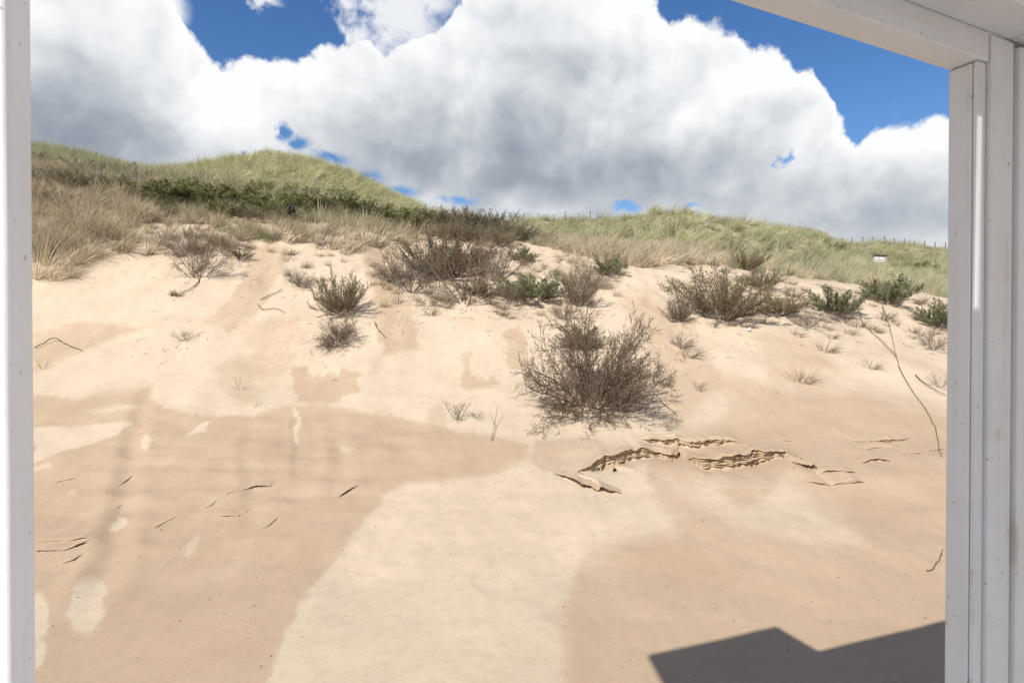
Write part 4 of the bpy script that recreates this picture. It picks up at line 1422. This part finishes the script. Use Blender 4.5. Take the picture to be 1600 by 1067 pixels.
def poly_keep(poly, soft=14, amt=1.0, clump=0.0, cs=1.0, seed=0):
    def f(px, py, x, y):
        w_ = in_poly(px, py, poly, soft) * amt
        if clump:
            w_ = w_ * np.clip(.5 + clump * fbm(x / cs, y / cs, 2, 200 + seed), 0, 1)
        return w_
    return f


def hutclear(px, py):
    return 1.0 - ((np.abs(px - 1372) < 19) & (py > 403) & (py < 428)) * .97


# left dry grass
P = spread_pts(2100, 13.4, 21, -60, 280, poly_keep([(-80, 235), (60, 262), (200, 285), (262, 300), (245, 338), (215, 378), (120, 412), (-80, 440)], 14, .9, 1.6, .9, 1))
scatter('dry_grass', 'dry straw coloured grass covering the upper left slope', ['straw0', 'straw1', 'grey0', 'grey1', 'grey2', 'straw4', 'grey4'], P, rng.uniform(.55, 1.05, len(P)), .2)
P = spread_pts(2600, 17.0, 26, -60, 330, lambda px, py, x, y: .85 * sstep(y, 17.0, 19.0))
scatter('crest_grass', 'olive marram grass on the upper left crest', ['marram0', 'marram1', 'marram2', 'marram3'], P, rng.uniform(.4, .75, len(P)))
# grass between the shrubs along the crest in the middle
P = spread_pts(2200, 15.5, 24, 230, 860, poly_keep([(240, 292), (660, 330), (860, 362), (860, 384), (700, 372), (640, 380), (560, 366), (480, 372), (420, 372), (420, 378), (380, 380), (330, 372), (250, 345)], 10, .95, 1.2, .8, 2))
scatter('dry_grass', 'dry grass between the shrubs along the middle crest', ['straw0', 'straw2', 'grey1', 'blue0', 'grey2', 'marram2', 'dark1', 'marram4'], P, rng.uniform(.4, .8, len(P)))
P = spread_pts(1500, 12.5, 18.5, 240, 980, poly_keep([(250, 370), (420, 372), (640, 380), (860, 384), (960, 430), (880, 500), (800, 505), (600, 490), (560, 400), (460, 470), (440, 390), (330, 400)], 20, .55, 1.6, .7, 6))
scatter('dead_grass', 'low dead grass and stalks between the shrubs of the middle slope', ['dead0', 'dead1', 'dead2', 'grey0'], P, rng.uniform(.3, .75, len(P)), .25)
P = spread_pts(900, 12.5, 19, 1020, 1500, poly_keep([(1040, 440), (1110, 410), (1300, 440), (1490, 475), (1490, 540), (1300, 525), (1120, 520), (1050, 520)], 20, .4, 1.6, .7, 7))
scatter('dead_grass', 'low dead grass and stalks between the right shrubs', ['dead0', 'dead1', 'dead2'], P, rng.uniform(.3, .7, len(P)), .25)
P = spread_pts(1900, 17, 24.5, 200, 880, poly_keep([(240, 280), (660, 325), (860, 350), (860, 375), (660, 362), (240, 330)], 10, .6, 1.5, .8, 8))
scatter('crest_grass', 'marram and straw growing up through the dark shrubs of the crest', ['marram0', 'straw1', 'dark0', 'marram3', 'grey2', 'hill1'], P, rng.uniform(.6, 1.15, len(P)), .2)
P = spread_pts(900, 13.5, 18.5, 200, 460, poly_keep([(215, 330), (260, 330), (400, 350), (420, 385), (330, 392), (290, 400), (225, 405)], 12, .6, 1.4, .6, 9))
scatter('dry_grass', 'ragged dry grass at the sand edge behind the bare dark shrub', ['grey0', 'straw1', 'grey2', 'dead1', 'blue1'], P, rng.uniform(.35, .75, len(P)), .25)
# right fringe
P = spread_pts(1700, 16, 24, 820, 1150, poly_keep([(820, 362), (1150, 388), (1150, 416), (1040, 410), (1000, 418), (930, 402), (830, 384)], 10, .7, 1.2, .8, 3))
scatter('dry_grass', 'greyish straw grass at the foot of the right grass hill', ['straw0', 'grey2', 'straw3', 'grey3', 'marram1'], P, rng.uniform(.45, .85, len(P)))
P = spread_pts(1500, 13.5, 20, 380, 1480, poly_keep([(880, 395), (975, 400), (985, 440), (945, 470), (900, 470), (880, 430)], 16, .8, 1.5, .7, 4))
scatter('dry_grass', 'grey dead grass running down above the largest thorn bush', ['grey0', 'grey1', 'grey3', 'grey4'], P, rng.uniform(.35, .65, len(P)))
P = spread_pts(3600, 18, 40, 1120, 1560, poly_keep([(1120, 398), (1250, 408), (1380, 420), (1520, 432), (1520, 470), (1440, 462), (1330, 442), (1210, 432), (1140, 415)], 8, .85, .8, 1.6, 5))
scatter('blond_grass', 'blond grass band above the right sand', ['straw1', 'marram0', 'straw2', 'marram3', 'marram4'], P, rng.uniform(.5, .9, len(P)))
# the hills
P = spread_pts(3600, 25, 50, 130, 760, lambda px, py, x, y: np.clip(.6 + 1.3 * fbm(x / 1.4, y / 2, 2, 213), 0.06, 1))
scatter('hill_grass', 'pale wind combed grass on the left hill', ['hill0', 'hill1', 'hill2', 'marram1', 'hill3', 'hill4'], P, rng.uniform(.55, 1.15, len(P)), .25)
P = spread_pts(5200, 22, 72, 740, 1560, lambda px, py, x, y: np.clip(.55 + 1.5 * fbm(x / 1.3, y / 1.9, 2, 211), 0.03, 1) * hutclear(px, py))
scatter('hill_grass', 'olive marram grass tussocks on the right hill', ['marram0', 'marram1', 'dark0', 'marram2', 'hill1', 'dark2', 'marram3', 'marram4'], P, .5 + 1.0 * rng.random(len(P)) ** 1.6, .25)
P = spread_pts(3600, 60, 132, 1150, 1620, lambda px, py, x, y: np.clip(.55 + 1.4 * fbm(x / 2.6, y / 4, 2, 215), 0.03, 1) * hutclear(px, py))
scatter('hill_grass', 'olive marram grass on the far right dune', ['marram0', 'marram1', 'dark1', 'marram2', 'marram3', 'dark3', 'hill2'], P, .9 + 1.3 * rng.random(len(P)) ** 1.6, .25)


# ------------------------------------------------------------------ dead stems, roots and litter on the sand
def stem(name, pts, r0, r1, label, cat, lift=0.035, mat='dead_wood', extra=()):
    def run(pp, ra, rb):
        G = []
        for q in pp:
            g_ = ground(q[0], q[1])
            g_[2] += q[2] if len(q) > 2 else lift
            G.append(g_)
        G = np.array(G)
        t = np.linspace(0, 1, len(G))
        tt = np.linspace(0, 1, len(G) * 4)
        C = np.stack([pchip(t, G[:, i], tt) for i in range(3)], -1)
        C += rng.normal(0, ra * .5, C.shape)
        rr = np.linspace(ra, rb, len(C))
        return [(C[i], C[i + 1], rr[i], rr[i + 1]) for i in range(len(C) - 1)]
    S = run(pts, r0, r1)
    for e in extra:
        S += run(e[0], e[1], e[2])
    v, f = tubes(S, 5)
    c = v.mean(0)
    o = link(name, mesh_np(name, v - c, f, mat))
    o.location = c
    return tag(o, label, cat)


stem('fallen_branch', [(1347, 468, .25), (1341, 482, .12), (1352, 512, .05), (1372, 530, .04), (1398, 556), (1405, 575), (1412, 590), (1428, 616), (1448, 644), (1462, 672), (1467, 700), (1472, 718)], .010, .003,
     'long dark dead stem lying down the right sand slope', 'branch')
stem('fallen_branch', [(1378, 480, .1), (1384, 495), (1392, 520), (1397, 545), (1401, 560)], .010, .003, 'shorter dead stem joining the long dead stem from above', 'branch')
stem('fallen_branch', [(1430, 588), (1446, 602), (1462, 612), (1478, 620)], .010, .006, 'thin dead stem lying on the sand at the right post', 'branch')
stem('twig', [(1449, 893), (1458, 889), (1465, 878), (1474, 868, .06)], .006, .004, 'short curved dark twig at the right post, low on the damp sand', 'twig', .01)
stem('twig', [(54, 546), (85, 534, .08), (104, 540, .03), (128, 550)], .011, .006, 'bent brown twig on the pale sand by the left post', 'twig')
stem('root', [(310, 430, .08), (308, 445), (296, 455), (284, 458)], .014, .008, 'thin root trailing from the dark shrub to the brown root clump', 'root')
stem('twig', [(585, 505), (592, 520), (604, 530)], .012, .006, 'dark twig on the sand right of the grey olive shrub', 'twig')
stem('root', [(408, 470), (425, 462), (440, 455)], .012, .006, 'twisted root on the sand left of the low brown shrub', 'root')
stem('root', [(404, 478), (412, 486), (430, 484), (446, 491)], .010, .005, 'curled root lying below the twisted root left of centre', 'root')
stem('twig', [(768, 690), (772, 672, .06), (778, 655, .22)], .006, .003, 'single upright twig on the sand left below the largest thorn bush', 'twig', extra=[([(772, 670, .07), (764, 660, .18)], .004, .002)])
stem('root', [(1030, 628), (1045, 640), (1058, 652)], .008, .004, 'thin root on the sand at the lower right of the largest thorn bush', 'root')
a_ = tuft(171, 160, .22, .10, .1, .012, 1.45, lie=.2)
MATS['dead_clump_wood'] = MATS['dead_wood']
rc = link('root_clump', mesh_np('root_clump', a_[0], a_[1], 'dead_wood', a_[2]))
rc.location = ground(276, 460)
tag(rc, 'small brown clump of roots lying on the pale left sand', 'root clump')


def crumple(name, seed, size, mat, loc, label, cat):
    import bmesh
    bm = bmesh.new()
    bmesh.ops.create_icosphere(bm, subdivisions=3, radius=1)
    r = random.Random(seed)
    dirs = [Vector((r.gauss(0, 1), r.gauss(0, 1), r.gauss(0, 1))).normalized() for _ in range(14)]
    for v in bm.verts:
        n = v.co.normalized()
        k = 0.55 + 0.45 * max(max(0, n.dot(d)) ** 6 for d in dirs)
        k += .12 * math.sin(9 * n.x + 5 * n.z) * math.cos(8 * n.y)
        v.co = Vector((n.x * size[0], n.y * size[1], n.z * size[2])) * k
    me = bpy.data.meshes.new(name)
    bm.to_mesh(me)
    bm.free()
    me.materials.append(MATS[mat])
    o = link(name, me)
    o.location = loc
    return tag(o, label, cat)


g_ = ground(461, 346)
crumple('plastic_scrap', 5, (.14, .12, .17), 'black_film', g_ + np.array([0, -.35, .30]), 'small black crumpled scrap caught in the dry grass under the green shrubs', 'litter')
g_ = ground(1171, 518)
crumple('plastic_scrap', 6, (.055, .05, .045), 'pale_film', g_ + np.array([0, 0, .05]), 'small pale scrap lying at the foot of the dense rounded bush', 'litter')
# dead twigs and broken stalks lying round the shrubs
S = []
for o in [q for q in scn.objects if q.get('category') in ('shrub', 'bush') and 11 < q.location.y < 19.5 and q.location.x > -9]:
    for _ in range(18):
        a = rng.uniform(0, 6.28)
        r_ = abs(rng.normal(.25, .45)) * (1 + o.scale[0] * .5)
        x, y = o.location.x + r_ * math.cos(a), o.location.y + r_ * math.sin(a) - .25
        l = rng.uniform(.03, .22)
        b = rng.uniform(0, 6.28)
        x2, y2 = x + l * math.cos(b), y + l * math.sin(b)
        z1, z2 = zat([x, x2], [y, y2])
        xm, ym = (x + x2) / 2 + rng.normal(0, l * .12), (y + y2) / 2 + rng.normal(0, l * .12)
        m_ = np.array([xm, ym, (z1 + z2) / 2 + .012 + rng.uniform(0, .02)])
        S.append((np.array([x, y, z1 + .004]), m_, .004, .003))
        S.append((m_, np.array([x2, y2, z2 + .006]), .003, .002))
v, f = tubes(S, 3)
tag(link('dead_twigs', mesh_np('dead_twigs', v, f, 'dead_wood')), 'dead twigs and stalks lying on the sand round the shrubs', kind='stuff')
# crumbs of plant and shell on the sand
n = 200
pts = np.array([ground(px_, py_) for px_, py_ in zip(rng.uniform(60, 1470, n), 500 + 560 * rng.random(n) ** 1.3)])
S = []
for p_ in pts:
    a = rng.uniform(0, 6.28)
    l = rng.uniform(.003, .012)
    dv = np.array([math.cos(a), math.sin(a), .1]) * l
    S.append((p_ - dv + [0, 0, .004], p_ + dv + [0, 0, .006], .0022, .0014))
v, f = tubes(S, 4)
tag(link('plant_crumbs', mesh_np('plant_crumbs', v, f, 'dead_wood')), 'dark crumbs of dry plants scattered on the sand', kind='stuff')


# ------------------------------------------------------------------ fences on the skyline and the far hut
def crest(px, ymin, ymax):
    a, _ = ray(px, 525)
    z = col_profile(a)
    m = (YROW > ymin) & (YROW < ymax)
    k = np.nonzero(m)[0][int(np.argmax((z / YROW)[m]))]
    return np.array([a * YROW[k], YROW[k], z[k]])


def wire_fence(pxl, ymin, ymax, hpx, label):
    pts_ = [crest(q, ymin, ymax) for q in pxl]
    o = empty('wire_fence', pts_[0])
    tag(o, label, 'fence')
    tops = []
    for q in pts_:
        h = hpx / F * q[1] * random.uniform(.85, 1.15)
        lean_ = np.array([random.gauss(0, .03), 0, 0])
        v, f = tubes([(np.array([0, 0, -.4]), np.array([0, 0, h]) + lean_, .045 * q[1] / 60, .04 * q[1] / 60)], 6)
        p_ = link('fence_post', mesh_np('fence_post', v, f, 'post_wood'), o)
        p_.location = q - pts_[0]
        tops.append(q - pts_[0] + [0, 0, h])
    for dz in (.12, .5):
        S = [(tops[i] - [0, 0, dz], tops[i + 1] - [0, 0, dz], .006, .006) for i in range(len(tops) - 1)]
        v, f = tubes(S, 3)
        link('wire', mesh_np('wire', v, f, 'post_wood'), o)


wire_fence([797, 818, 841, 865, 883, 904, 922], 45, 90, 13, 'row of thin fence posts on the skyline left of the rounded right crest')
wire_fence([1232, 1248, 1264, 1280, 1297, 1314, 1330, 1347, 1363, 1381, 1396, 1412, 1428, 1444, 1460, 1476], 50, 125, 11, 'long row of fence posts along the far right skyline')

hp = ground(1372, 409)
print('hut at', hp)
hut = empty('beach_hut', hp)
tag(hut, 'small grey hut with dark flat roof half hidden in the right hill grass', 'hut')
hs_ = hp[1] / F


def hut_box(name, mat, lo, hi, parent=hut, bev=.02):
    import bmesh
    bm = bmesh.new()
    bmesh.ops.create_cube(bm, size=1)
    lo, hi = np.array(lo) * hs_, np.array(hi) * hs_
    for v in bm.verts:
        v.co = Vector([(lo[i] + hi[i]) / 2 + v.co[i] * (hi[i] - lo[i]) for i in range(3)])
    bmesh.ops.bevel(bm, geom=list(bm.edges), offset=bev, segments=1, affect='EDGES')
    me = bpy.data.meshes.new(name)
    bm.to_mesh(me)
    bm.free()
    me.materials.append(MATS[mat])
    return link(name, me, parent)


hut_box('wall', 'grey_board', (-8, -2, -8), (11, 18, 9))
r_ = hut_box('roof', 'roof_felt', (-11, -4, 9.2), (13, 20, 10.4))
r_.rotation_euler = (0, math.radians(3), 0)
hut_box('window', 'window_blind', (-5, -2.6, 2.5), (-2, -2.05, 6.5), bev=.008)
hut_box('window', 'window_blind', (1, -2.6, 2.5), (6.5, -2.05, 6.5), bev=.008)

print('tris', sum(sum(len(p.vertices) - 2 for p in o.data.polygons) for o in scn.objects if o.type == 'MESH') // 1000, 'k; objects', len(scn.objects))
